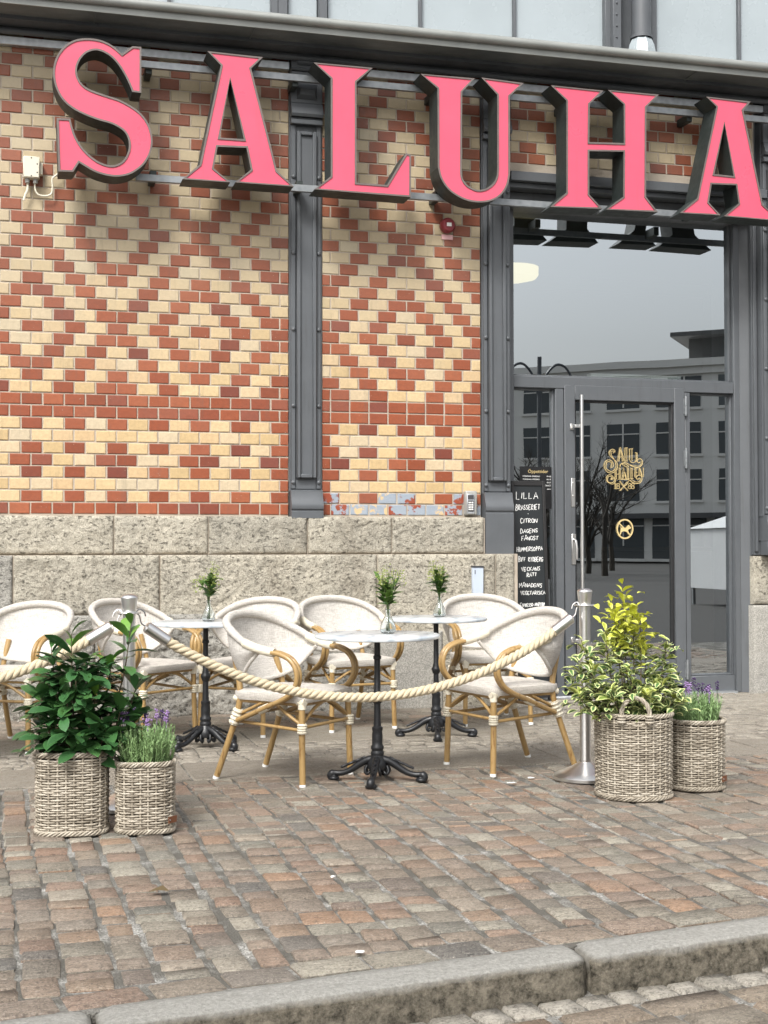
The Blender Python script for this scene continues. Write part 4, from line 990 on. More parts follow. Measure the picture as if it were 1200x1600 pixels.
def cablepts(px): return [(p.x, -.05, p.z) for p in (onY(x, y, -.05) for x, y in px)]
b = MB(); b.tube(smoothline(cablepts([(43.5, 281), (43, 296), (39.5, 305), (37, 313)])), .0085, 8); b.build('cable', 'white', eb)
b = MB(); b.tube(smoothline(cablepts([(54.5, 281), (55, 296), (60, 304), (71, 306), (80, 303), (82, 292), (81.5, 280), (86, 275), (95, 268)])), .0062, 8); b.build('cable', 'white', eb)
ab = onY(700, 352, -.05)
al = thing('fire_alarm_bell', 'round dark red fire alarm sounder on the pier under the letter U', 'alarm', (ab.x, -.06, ab.z))
b = MB(); b.lathe([(.052, .0), (.056, .02), (.056, .05), (.048, .066), (.042, .072), (.0, .074)], 28, (ab.x, -.004, ab.z), axis='y'); b.build('sounder', 'red_plastic', al)
b = MB(); b.box(ab.x - .018, ab.x + .018, -.0815, -.077, ab.z - .013, ab.z + .013); b.build('sticker', 'paper', al)
lb = onY(699, 370.5, -.012); b = MB(); b.box(lb.x - .043, lb.x + .043, -.013, -.006, lb.z - .018, lb.z + .018, c=.001); b.build('label_plate', 'pinkplate', al)
kp = onY(738, 786, -.10)
kd = thing('door_keypad', 'grey entry keypad on the stone ledge left of the second pilaster', 'keypad', (kp.x, -.08, kp.z))
b = MB(); b.box(kp.x - .04, kp.x + .047, -.075, -.012, kp.z - .088, kp.z + .09, c=.008); b.build('housing', 'greyplastic', kd)
b = MB(); b.box(kp.x - .038, kp.x + .022, -.092, -.076, kp.z - .08, kp.z + .068, c=.004); b.build('front', 'galv', kd)
b = MB(); b.box(kp.x - .031, kp.x + .013, -.0945, -.0925, kp.z + .028, kp.z + .058); b.box(kp.x - .031, kp.x + .013, -.0945, -.0925, kp.z - .062, kp.z + .018); b.build('panel', 'darkplastic', kd)
for r in range(4):
    for c in range(3): b = MB(); b.box(kp.x - .028 + c * .0135, kp.x - .019 + c * .0135, -.099, -.095, kp.z - .052 + r * .0165, kp.z - .041 + r * .0165, c=.001); b.build('key', 'paper', kd)
bp = onY(747, 900, -.17)
bb = thing('wall_box', 'pale blue-grey flat box fixed to the plinth behind the chair by the menu board', 'box', (bp.x, -.17, bp.z))
zt_, zbm = onY(747, 884, -.17).z, onY(747, 930, -.17).z
b = MB(); b.box(bp.x - .041, bp.x + .041, -.172, -.14, zbm, zt_ - .012, c=.003); b.build('cover', 'bluepaint', bb)
b = MB(); b.box(bp.x - .044, bp.x + .044, -.178, -.14, zt_ - .011, zt_, c=.002); b.build('cap', 'darkplastic', bb)
b = MB(); b.box(bp.x - .026, bp.x - .021, -.1745, -.1722, zt_ - .06, zt_ - .03); b.build('label', 'darkplastic', bb)
# opening hours panel inside the left side light
p0, p1 = onY(811, 729, YG + .075), onY(863, 795, YG + .075)
oh = thing('opening_hours_sign', 'black opening hours panel with pale lettering behind the left side light', 'sign', (p0.x, YG + .075, p1.z))
yo = YG + .055
b = MB(); b.box(p0.x, p1.x, yo - .001, yo + .003, p1.z, p0.z); b.build('panel', 'black', oh, smooth=False)
cxm = (p0.x + p1.x) / 2; yl = yo - .0025
wall_lettering(oh, 'Öppettider', cxm + .01, yl, p0.z - .048, .036, 'gold', 'CENTER')
for i, (a, c) in enumerate((('MÅNDAG–ONSDAG', '10-18'), ('TORSDAG–FREDAG', '10-19'), ('LÖRDAG', '10-17'), ('SÖNDAG', 'STÄNGT'))):
    wall_lettering(oh, a, p0.x + .02, yl, p0.z - .079 - i * .0235, .0155, 'paper'); wall_lettering(oh, c, p1.x - .02, yl, p0.z - .079 - i * .0235, .0155, 'paper', 'RIGHT')
b = MB(); b.box(p1.x - .052, p1.x - .02, yl - .0006, yl, p0.z - .173, p0.z - .170); b.build('rule', 'paper', oh, smooth=False)
# chalk board
SF = {'A': [[(0, 0), (.4, 1), (.8, 0)], [(.15, .4), (.65, .4)]], 'B': [[(0, 0), (.05, 1), (.5, .9), (.5, .6), (.05, .52), (.6, .4), (.55, .05), (0, 0)]], 'C': [[(.65, .85), (.3, 1), (0, .5), (.25, 0), (.65, .12)]],
      'D': [[(.05, 0), (.08, 1), (.6, .75), (.6, .25), (.05, 0)]], 'E': [[(.6, 1), (0, .95), (.05, 0), (.6, .05)], [(0, .5), (.5, .52)]], 'F': [[(.65, 1), (.05, .95), (.05, 0)], [(.05, .5), (.5, .52)]],
      'G': [[(.65, .85), (.3, 1), (0, .5), (.25, 0), (.65, .12), (.65, .45), (.4, .45)]], 'H': [[(0, 1), (.05, 0)], [(.6, 1), (.62, 0)], [(0, .5), (.62, .5)]], 'I': [[(.1, 1), (.12, 0)]], 'K': [[(0, 1), (.03, 0)], [(.6, 1), (.05, .45), (.62, 0)]],
      'L': [[(0, 1), (.03, 0), (.6, .03)]], 'M': [[(0, 0), (.08, 1), (.4, .3), (.72, 1), (.8, 0)]], 'N': [[(0, 0), (.05, 1), (.6, 0), (.65, 1)]], 'O': [[(.35, 1), (0, .6), (.15, .05), (.5, .05), (.65, .5), (.35, 1)]],
      'P': [[(.05, 0), (.05, 1), (.55, .85), (.55, .55), (.05, .45)]], 'R': [[(.05, 0), (.05, 1), (.55, .85), (.5, .55), (.05, .48), (.65, 0)]], 'S': [[(.6, .9), (.25, 1), (.05, .75), (.55, .35), (.4, .02), (0, .1)]],
      'T': [[(0, 1), (.7, .97)], [(.35, 1), (.33, 0)]], 'U': [[(0, 1), (.05, .15), (.3, 0), (.55, .15), (.6, 1)]], 'V': [[(0, 1), (.3, 0), (.65, 1)]], 'Y': [[(0, 1), (.3, .5), (.62, 1)], [(.3, .5), (.25, 0)]], ' ': [], '.': [[(.2, .5), (.28, .42)]]}
SF['Å'] = SF['A'] + [[(.3, 1.15), (.4, 1.32), (.5, 1.15), (.3, 1.15)]]; SF['Ä'] = SF['A'] + [[(.25, 1.18), (.28, 1.24)], [(.55, 1.18), (.58, 1.24)]]
tl, tr_ = onY(798, 752, .135), onY(848.5, 752, .135); bl_ = onZ(822, 1092); br_ = onZ(879, 1091); yb_ = .02
Hb = tl.z; wbd = tr_.x - tl.x + .012; xb0 = tl.x
lean_ang = math.atan2(.12, Hb)
mb = thing('menu_board', 'tall narrow black chalkboard leaning beside the entrance with white handwriting', 'menu board', (tl.x + wbd / 2, yb_, 0))
LB = Hb / math.cos(lean_ang); fwid = .022
def bloc(u, v, d=0):                                  # board plane: u across, v up the board, d out of the face
    return (xb0 + u, yb_ + v * math.sin(lean_ang) - d * math.cos(lean_ang), .004 + v * math.cos(lean_ang) + d * math.sin(lean_ang) * -1)
def bbox(u0, u1, v0, v1, d0, d1, nm, mat):
    b = MB(); b.box(u0, u1, v0, v1, d0, d1, c=.002); b.v = [bloc(u, v, d) for u, v, d in b.v]; return b.build(nm, mat, mb)
bbox(fwid * .8, wbd - fwid * .8, .02, LB - .02, -.004, .006, 'panel', 'board')
for a in ((0, fwid, 0, LB), (wbd - fwid, wbd, 0, LB)): bbox(*a, -.014, .016, 'frame', 'boardframe')
bbox(fwid, wbd - fwid, LB - fwid * 1.6, LB, -.014, .015, 'frame', 'boardframe'); bbox(fwid, wbd - fwid, .02, .02 + fwid, -.014, .015, 'frame', 'boardframe')
rn = random.Random(3)
lines = [('LILLA', 780, .072, .47), ('BRASSERIET', 798, .060, .48), ('.', 806, .04, .5), ('CITRON', 817.5, .046, .5), ('DAGENS', 834, .044, .50), ('FÅNGST', 845, .042, .52), ('HUMMERSOPPA', 862.5, .046, .50), ('BIFF RYDBERG', 877.5, .048, .52), ('VECKANS', 892.5, .040, .52), ('RÄTT', 901.5, .036, .54), ('MÅNADENS', 917.5, .042, .50), ('VEGETARISKA', 929.5, .040, .55), ('ESPRESSO MARTINI', 948.5, .038, .53), ('.', 958, .03, .55)]
for txt, py, hgt, cx in lines:
    hgt *= .9
    v = LB * (1092 - py) / (1092 - 752) ; avail = wbd - 2 * fwid - .02
    adv = min(hgt * .62, avail / max(1, len(txt))); tw = adv * len(txt); u = wbd * cx - tw / 2; b = MB(); lnv = rn.uniform(-.004, .010)
    tw = sum(adv * (.5 if c_ == 'I' else 1) for c_ in txt); u = wbd * cx - tw / 2
    for ci, ch in enumerate(txt):
        k = 1.25 if (ci == 0 and len(txt) > 3) else 1
        for st in SF[ch]:
            q = [(u + x * adv * 1.12 + y * hgt * .06 + rn.uniform(-1, 1) * .0022, v + lnv * ci / len(txt) + y * hgt * .72 * k - (k - 1) * hgt * .3 + rn.uniform(-1, 1) * .0026 + (x * .003)) for x, y in st]
            if len(q) > 3: q = [(p.x, p.y) for p in smoothline([(x, y, 0) for x, y in q], 3)]
            tb = MB(); ribbon(tb, q, .0044, 0, .0006); b.add([bloc(x, z, .0072 - y) for x, y, z in tb.v], tb.f)
        u += adv * (.5 if ch == 'I' else 1)
    b.build('chalk_writing', 'chalk', mb, smooth=False)
# ------------------------------------------------------------------ chairs (front towards -y, origin on the ground under the seat)
def mir(pts): return [(-x, y, z) for x, y, z in pts]
def build_chair():
    t = thing('bistro_armchair', 'x', 'chair', (0, 0, 0))
    # seat
    b = MB(); n = 11; zt = .452; rows = []
    for j in range(n):
        v = j / (n - 1); y = -.235 + .445 * v; hw = .238 - .022 * v
        for i in range(n):
            u = i / (n - 1) * 2 - 1; e = max(abs(u), abs(v * 2 - 1)); x = u * hw
            dome = .010 * (1 - u * u) * (1 - (v * 2 - 1) ** 2); drop = .010 if e > .99 else 0
            cr = .015 if (abs(u) > .99 and abs(v * 2 - 1) > .99) else 0
            rows.append((x - math.copysign(cr, u) if cr else x, y + (cr if v < .5 else -cr) if cr else y, zt + dome - drop))
    fs = [(j * n + i, j * n + i + 1, (j + 1) * n + i + 1, (j + 1) * n + i) for j in range(n - 1) for i in range(n - 1)]
    ring = list(range(n)) + [j * n + n - 1 for j in range(1, n)] + [(n - 1) * n + i for i in range(n - 2, -1, -1)] + [j * n for j in range(n - 2, 0, -1)]
    m = len(ring); o = len(rows)
    rows += [(rows[q][0] * 1.012, rows[q][1] * 1.012, zt - .028) for q in ring] + [(rows[q][0] * .97, rows[q][1] * .97, zt - .050) for q in ring]
    for k in range(2):
        for i in range(m):
            a = ring[i] if k == 0 else o + i; c = ring[(i + 1) % m] if k == 0 else o + (i + 1) % m
            d0 = o + k * m + i; d1 = o + k * m + (i + 1) % m; fs.append((a, d0, d1, c))
    fs.append(tuple(o + m + i for i in range(m)))
    b.add(rows, fs); b.build('seat', 'fabric', t, ang=60)
    # back panel between the rim and the lower edge
    half = [(-.272, .00, .655), (-.285, .075, .690), (-.272, .155, .738), (-.222, .245, .793), (-.125, .300, .832), (0, .315, .845)]
    half = [(x, y * (.95 if y > .1 else 1), z if z < .66 else .66 + (z - .66) * .82) for x, y, z in half]
    rim = smoothline(half + mir(half[:-1])[::-1], 5)
    low = [(-.262, .015, .640), (-.258, .07, .585), (-.232, .125, .525), (-.175, .170, .492), (-.09, .195, .478), (0, .200, .474)]
    low = smoothline(low + mir(low[:-1])[::-1], 5); b = MB(); N = len(rim); K = 8; vs = []
    for i in range(N):
        for k in range(K + 1):
            q = k / K; p = Vector(rim[i]).lerp(Vector(low[i]), q); bul = math.sin(q * math.pi) * .022
            d = Vector((p.x, p.y + .12, 0)); d = d.normalized() if d.length > 1e-4 else Vector((0, 1, 0)); vs.append(p + d * bul)
    b.add(vs, [(i * (K + 1) + k, i * (K + 1) + k + 1, (i + 1) * (K + 1) + k + 1, (i + 1) * (K + 1) + k) for i in range(N - 1) for k in range(K)])
    bp_ = b.build('backrest', 'mesh', t, ang=80)
    b = MB(); rr = [.0175 + .0045 * math.sin(math.pi * i / (N - 1)) for i in range(N)]; b.tube(rim, rr, 10); b.build('rim_cover', 'fabric', t, ang=80)
    b = MB(); b.tube(low, .010, 8); b.build('lower_edge', 'fabric', t, ang=80)
    for s in (1, -1):
        f = (lambda L: L) if s == 1 else mir
        # wrapped armrest
        w = smoothline(f([(-.285, .085, .687), (-.281, .03, .667), (-.274, -.03, .652), (-.270, -.085, .643)]), 4)
        b = MB(); b.tube(w, .0225, 10); b.build('arm_wrap', 'wrap', t, ang=80)
        for dx in (-.0125, .0125):
            arm = [(-.270 + dx, -.075, .645), (-.268 + dx, -.125, .637), (-.266 + dx, -.180, .612), (-.264 + dx, -.213, .565), (-.262 + dx, -.215, .510), (-.259 + dx, -.185, .458), (-.256 + dx, -.13, .420), (-.250 + dx * .8, -.05, .387), (-.238 + dx * .5, .06, .342), (-.222 + dx * .3, .165, .300)]
            b = MB(); b.tube(smoothline(f(arm), 5), .0125, 10); b.build('arm_tube', 'bamboo', t, ang=80)
        front = f([(-.212, -.205, .405), (-.216, -.209, .2), (-.220, -.215, .012)]); rear = f([(-.175, .215, .60), (-.188, .175, .44), (-.196, .188, .33), (-.206, .245, .16), (-.214, .300, .012)])
        for L in (front, rear):
            pts = smoothline(L, 5)
            b = MB(); b.tube(pts, .0155, 12); lg_ = b.build('leg', 'bamboo', t, ang=80)
            d = (Vector(pts[-1]) - Vector(pts[-2])).normalized(); e = Vector(pts[-1]); q = MB(); q.tube([e - d * .003, e + d * .0125], .0162, 12); q.build('foot_cap', 'paper', lg_, ang=40)
        b = MB(); b.tube(f([(-.2165, -.2095, .305), (-.2175, -.2105, .255)]), .0205, 12)
        for z in (.262, .274, .286, .298): b.tube([Vector((s * -.217, -.210, z)) + Vector((math.cos(a) * .0205, math.sin(a) * .0205, 0)) for a in [2 * math.pi * k / 10 for k in range(10)]], .0055, 6, closed=True)
        b.build('cord_binding', 'wrap', t, ang=80)
        b = MB(); b.tube(f([(-.2, .172, .352), (-.204, .205, .278)]), .0225, 12)
        for k in range(4): zz = .345 - k * .019; b.tube([Vector((s * -.202, .176 + k * .0085, zz)) + Vector((math.cos(a) * .023, math.sin(a) * .021, math.cos(a + 1.57) * -.008)) for a in [2 * math.pi * q / 10 for q in range(10)]], .0058, 6, closed=True)
        b.build('cord_binding', 'wrap', t, ang=80)
        for A_, B_, r_ in (((-.211, -.225, .409), (-.211, -.18, .409), .0195), ((-.211, -.206, .41), (-.212, -.206, .372), .0196), ((-.187, .165, .405), (-.189, .205, .405), .0175), ((-.249, -.035, .380), (-.241, .02, .356), .018)):
            b = MB(); b.tube(f([A_, B_]), r_, 10); b.build('cord_binding', 'wrap', t, ang=80)
    b = MB()
    for s in (1, -1): b.tube([(s * .209, -.20, .398), (s * .190, .19, .398)], .0125, 10)
    b.tube([(-.209, -.203, .397), (.209, -.203, .397)], .0115, 10); b.tube([(-.188, .185, .400), (.188, .185, .400)], .0125, 10); b.build('seat_frame', 'bamboo', t, ang=80)
    b = MB(); b.tube([(-.216, -.209, .285), (.216, -.209, .285)], .0085, 8); b.tube([(-.2, .19, .315), (.2, .19, .315)], .0085, 8)
    for s in (1, -1): b.tube([(s * .216, -.209, .272), (s * .203, .195, .295)], .0085, 8)
    b.build('stretcher', 'bamboo', t, ang=80)
    b = MB()
    for s in (1, -1):
        b.tube(smoothline([(s * .212, -.208, .30), (s * .16, -.206, .333), (s * .09, -.205, .372), (s * .03, -.204, .392)], 3), .0085, 8)
        b.tube(smoothline([(s * .214, -.20, .30), (s * .211, -.12, .345), (s * .206, -.05, .390)], 3), .0085, 8); b.tube(smoothline([(s * .20, .19, .32), (s * .2, .10, .36), (s * .203, .03, .392)], 3), .0085, 8)
    b.build('brace', 'bamboo', t, ang=80); return t
chair0 = build_chair()
CH = [(2.0 - .41, -2.815, 45, 'bistro armchair left of the nearest marble table, with the rope crossing its seat'),
      (2.497, -2.795, -76, 'bistro armchair right of the nearest marble table, crossed by the rope beside the right post'),
      (3.05, -1.00, -3, 'bistro armchair by the wall directly in front of the menu board and pale wall box'),
      (2.10, -1.00, 12, 'bistro armchair by the wall behind the nearest marble table, facing the viewer'),
      (1.44, -1.05, -38, 'bistro armchair by the wall right of the left marble table'),
      (.80, -1.06, 39, 'bistro armchair left of the left marble table, behind the left rope post'),
      (.03, -1.33, -32, 'bistro armchair at the far left, cut by the photo edge behind the dark green plant')]
for i, (x, y, r, lab) in enumerate(CH):
    c = chair0 if i == 0 else copy_tree(chair0)
    c.location = (x, y, 0); c.rotation_euler = (0, 0, rad(r)); tag(c, lab, 'chair', 'woven bistro armchairs at the cafe tables')
# first chair position from its measured feet
chair0.location = (1.36, -2.81, 0)

# ------------------------------------------------------------------ tables
def build_table():
    t = thing('bistro_table', 'x', 'table'); H = .722; R_ = .312
    b = MB(); b.lathe([(0, H - .022), (R_ - .012, H - .022), (R_ - .003, H - .019), (R_, H - .011), (R_ - .002, H - .004), (R_ - .008, H), (0, H)], 56); b.build('tabletop', 'marble', t, ang=50)
    b = MB(); b.lathe([(0, H - .04), (.02, H - .04), (.03, H - .034), (.034, H - .0225), (0, H - .0225)], 16)
    for a in range(4): q = MB(); q.box(-.11, .11, -.012, .012, H - .031, H - .0225); q.rot(a * math.pi / 4 + .3) if a in (0, 2) else None; b.add(q.v, q.f) if a in (0, 2) else None
    b.build('top_mount', 'cast', t)
    prof = [(.0, .055), (.047, .058), (.052, .075), (.046, .095), (.036, .115), (.031, .125), (.033, .13), (.033, .14), (.029, .146), (.029, .152), (.033, .158), (.032, .168), (.026, .178), (.0265, .195), (.027, .225), (.024, .243), (.027, .25), (.027, .262), (.019, .268), (.0175, .30), (.0165, .345), (.016, .378), (.022, .384), (.024, .392), (.028, .402), (.028, .412), (.022, .422), (.020, .428), (.020, .434), (.0165, .44), (.0155, .56), (.0155, .595), (.020, .60), (.020, .612), (.0155, .617), (.0155, H - .04), (0, H - .04)]
    b = MB(); b.lathe(prof, 20); b.build('column', 'cast', t, ang=40)
    for k in range(4):
        a = rad(45 + 90 * k); b = MB()
        path = [(.025, .105), (.055, .098), (.085, .082), (.12, .058), (.155, .040), (.19, .032), (.215, .034), (.232, .026), (.228, .012), (.212, .010)]
        pts = smoothline([(r * 1, 0, z) for r, z in path], 3); n = len(pts); rr = [.021 - .007 * min(1, i / 14) + (.006 if i > n - 10 else 0) for i in range(n)]
        b.tube(pts, rr, 10); b.tube([(r, .006 * math.sin(i * 2.2), z + .018) for i, (r, z) in enumerate([(.06 + .012 * j, .097 - .0052 * j) for j in range(11)])], .007, 6)
        b.lathe([(0, -.016), (.016, -.014), (.02, 0), (.016, .014), (0, .016)], 10, (.225, 0, .020), axis='y')
        b.lathe([(0, .0005), (.026, .0005), (.030, .010), (.02, .02), (0, .022)], 10, (.218, 0, 0))
        for s in (1, -1): b.tube(smoothline([(.05, s * .012, .075), (.058, s * .02, .05), (.048, s * .022, .035), (.036, s * .016, .045)], 3), .008, 6)
        b.rot(a); b.build('foot', 'cast', t, ang=70)
    return t
tab0 = build_table()
TB = [((1.755, -3.01), 22, 'nearest white marble bistro table in the middle, behind the lowest part of the rope'), ((2.505, -1.585), 30, 'white marble bistro table on the right, between the wall chair and the menu board side'), ((1.092, -1.655), -8, 'white marble bistro table on the left behind the rope post'), ((-.42, -1.95), 20, 'white marble bistro table mostly outside the left edge of the photo')]
for i, ((x, y), r, lab) in enumerate(TB):
    c = tab0 if i == 0 else copy_tree(tab0)
    c.location = (x, y, 0); c.rotation_euler = (0, 0, rad(r)); tag(c, lab, 'table', 'round marble bistro tables')

# ------------------------------------------------------------------ leaves
def leaf_mesh(nm, mat, L, W, fold=.25, curl=.3, nx=5, tip=1.0, droop=1.0, sh=1.15):
    b = MB(); vs = []; rim = []; vein = []
    for j in range(nx + 1):
        v = j / nx; wd = W / 2 * (math.sin(math.pi * min(1, v ** sh * .93 + .05)) ** .7) * (1 if v < .55 else 1 - .12 * tip * (v - .55))
        if j == nx: wd = W * .02
        if j == 0: wd = W * .05
        cx = L * (v - .12 * curl * v * v); cz = -L * curl * .55 * v * v * droop + L * .04 * math.sin(v * 3)
        for i, u in enumerate((-1, -.55, 0, .55, 1)):
            vs.append((cx, u * wd, cz + abs(u) * wd * fold)); rim.append(max(abs(u), (v - .86) * 7 if v > .86 else 0)); vein.append(1 - min(1, abs(u) * 1.8))
    fs = [(j * 5 + i, (j + 1) * 5 + i, (j + 1) * 5 + i + 1, j * 5 + i + 1) for j in range(nx) for i in range(4)]
    b.add(vs, fs); b.att = {'rim': rim, 'vein': vein}; return b.mesh(nm, mat, ang=80)
def put_leaf(me, parent, p, az, el, s, roll=0, young=0.0, nm='leaf'):
    o = link(nm, me, parent, Vector(p) - wpos(parent)); o.rotation_euler = (Matrix.Rotation(az, 3, 'Z') @ Matrix.Rotation(-el, 3, 'Y') @ Matrix.Rotation(roll, 3, 'X')).to_euler(); o.scale = (s, s * U(.88, 1.1), s); o['young'] = float(young); return o
# vases with sprigs
def build_vase(x, y, label, rn):
    Z = .7225; t = thing('bud_vase', label, 'vase', (x, y, Z), 'clear bud vases on the marble tables')
    prof = [(0, .002), (.030, .002), (.038, .010), (.040, .026), (.036, .045), (.026, .068), (.016, .088), (.0115, .105), (.0125, .118), (.015, .122)]
    inn = [(r - .0022, h + (.003 if i < 2 else 0)) for i, (r, h) in enumerate(prof) if r > 0][::-1] + [(0, .0055)]
    b = MB(); b.lathe([(r, h + Z) for r, h in prof + inn], 24, (x, y, 0)); b.build('glass_body', 'vase', t, ang=60); return t
def build_sprig(x, y, label, seed, lean):
    rn = random.Random(seed); Z = .7225; t = thing('flower_sprig', label, 'flowers', (x, y, Z + .02), 'green sprigs in the bud vases')
    ld = leaf_mesh('leaf', 'sprig', .075, .027, .2, .4)
    for k in range(11):
        a = rn.uniform(0, 6.28); sp = rn.uniform(.02, .075); h = rn.uniform(.24, .335) if k else .345
        top = (x + lean + sp * math.cos(a), y + sp * math.sin(a) * .7, Z + h)
        pts = smoothline([(x + .008 * math.cos(a), y + .008 * math.sin(a), Z + .012), (x + .004 * math.cos(a), y, Z + .12), (x + lean * .5 + sp * .45 * math.cos(a), y + sp * .3 * math.sin(a), Z + .2), top], 4)
        b = MB(); b.tube(pts, [.0026 - .0014 * i / (len(pts) - 1) for i in range(len(pts))], 5); b.build('stem', 'stem', t)
        leafy = k % 2 == 0
        for j in range(8 if leafy else 5):
            p = pts[5 + (j * (len(pts) - 7)) // 8] if leafy else pts[5 + j]
            put_leaf(ld, t, p, rn.uniform(0, 6.28), rn.uniform(.2, 1.1), rn.uniform(.7, 1.2) * (1 if leafy else .7), rn.uniform(-.4, .4), rn.uniform(0, .25))
        if not leafy or k == 0:
            bb_ = MB()
            for j in range(34):
                p = Vector(pts[-1]) - Vector((0, 0, rn.uniform(0, .085))) + Vector((rn.gauss(0, .014), rn.gauss(0, .014), 0)); r_ = rn.uniform(.0025, .0048)
                bb_.lathe([(0, -r_), (r_, 0), (0, r_)], 5, p)
            tag(bb_.build('flower_cluster', 'buds', t), kind='stuff')
    return t
for (tx, ty), dx, dy, nm, sd_, ln_ in ((TB[0][0], .055, .0, 'nearest table', 3, -.0), (TB[1][0], .022, .0, 'right table', 9, 0), (TB[2][0], .015, -.01, 'left table', 14, -.01)):
    build_vase(tx + dx, ty + dy, f'clear glass bud vase on the {nm}', None); build_sprig(tx + dx, ty + dy, {'nearest table': 'leafy sprig with yellow-green buds in the vase on the nearest table', 'right table': 'dark leafy sprig in the vase on the right table', 'left table': 'tall airy sprig in the vase on the left table'}[nm], sd_, ln_)

# ------------------------------------------------------------------ rope barrier
def stanchion(x, y, label):
    t = thing('rope_post', label, 'rope post', (x, y, 0), 'steel posts of the rope barrier')
    b = MB(); b.lathe([(0, .001), (.158, .001), (.162, .004), (.162, .018), (.156, .024), (.12, .040), (.075, .060), (.035, .082), (.027, .088), (0, .088)], 48, (x, y, 0)); b.build('base', 'steel', t, ang=40)
    b = MB(); b.lathe([(.0, .086), (.0285, .086), (.0285, .10), (.0275, .105), (.0275, .86), (0, .86)], 24, (x, y, 0)); b.build('pole', 'steel', t)
    b = MB(); b.lathe([(0, .858), (.052, .858), (.053, .861), (.052, .864), (0, .864)], 24, (x, y, 0)); b.build('collar', 'steel', t, ang=30)
    b = MB(); b.lathe([(0, .8645), (.029, .8645), (.031, .88), (.0375, .925), (.0375, .931), (.034, .937), (.02, .943), (0, .945)], 28, (x, y, 0)); b.build('head', 'steel', t, ang=50)
    return t
SR = onZ(915, 1217); SL = onZ(201, 1262)
SX = Vector((-1.55, SL.y - .1, 0))
stanchion(SR.x, SR.y, 'steel rope post on the right behind the variegated plant')
stanchion(SL.x, SL.y, 'steel rope post on the left between the dark green plant and the lavender')
stanchion(SX.x, SX.y, 'steel rope post outside the left edge of the photo')
def rope(P0, P1, sag, label, skew=0.0):
    A = Vector((P0.x, P0.y, .861)); B = Vector((P1.x, P1.y, .861)); d = B - A; ln = d.length; dn = d.normalized(); side = Vector((-dn.y, dn.x, 0))
    def pt(s):
        tt = s + skew * math.sin(math.pi * s) ; c = 4 * s * (1 - s); q = A + d * s; q.z -= sag * (c ** .92); return q
    pts = [pt(i / 160) for i in range(161)]
    t = thing('barrier_rope', label, 'rope', pts[80], 'hemp ropes of the barrier')
    L = [0]
    for i in range(160): L.append(L[-1] + (pts[i + 1] - pts[i]).length)
    def at(s):
        s = max(0, min(L[-1], s)); i = min(159, next((k for k in range(160) if L[k + 1] >= s), 159)); return pts[i].lerp(pts[i + 1], (s - L[i]) / (L[i + 1] - L[i]))
    T = L[-1]; s0, s1 = .175, T - .175; R0 = .0115; n = int((s1 - s0) / .0085); pitch = .098
    for k in range(3):
        q = []
        for i in range(n + 1):
            s = s0 + (s1 - s0) * i / n; p = at(s); tg = (at(s + .004) - at(s - .004)).normalized(); u = tg.cross(Vector((0, 0, 1))).normalized(); v = u.cross(tg)
            a = 2 * math.pi * (s / pitch + k / 3); q.append(p + (u * math.cos(a) + v * math.sin(a)) * R0)
        b = MB(); b.tube(q, .0128, 8); b.build('strand', 'rope', t, ang=80)
    for e0, e1, pe in ((.095, .215, .055), (T - .095, T - .215, T - .055)):
        b = MB(); b.tube([at(e0), at(e0 + (e1 - e0) * .06), at(e1)], [.018, .0265, .0265], 20); b.build('ferrule', 'steel', t, ang=40)
        a_, c_ = at(pe), at(e0); dd = (c_ - a_); uu = dd.normalized().cross(Vector((0, 0, 1))).cross(dd.normalized())
        end = A if e0 < T / 2 else B; hk = end + (dn if e0 < T / 2 else -dn) * .045
        b = MB(); b.tube(smoothline([c_, a_.lerp(c_, .4), hk + Vector((0, 0, -.014)), hk + (dn if e0 < T / 2 else -dn) * -.014, hk + Vector((0, 0, .016)), hk + (dn if e0 < T / 2 else -dn) * .02 + Vector((0, 0, .004)), hk + (dn if e0 < T / 2 else -dn) * .028 - Vector((0, 0, .016))], 4), .0035, 7); b.build('hook', 'chrome', t)
    return t
rope(SL, SR, .415, 'long twisted hemp rope sagging between the two steel posts in front of the tables')
rope(SX, SL, .34, 'hemp rope running from the left post out of the photo on the left')
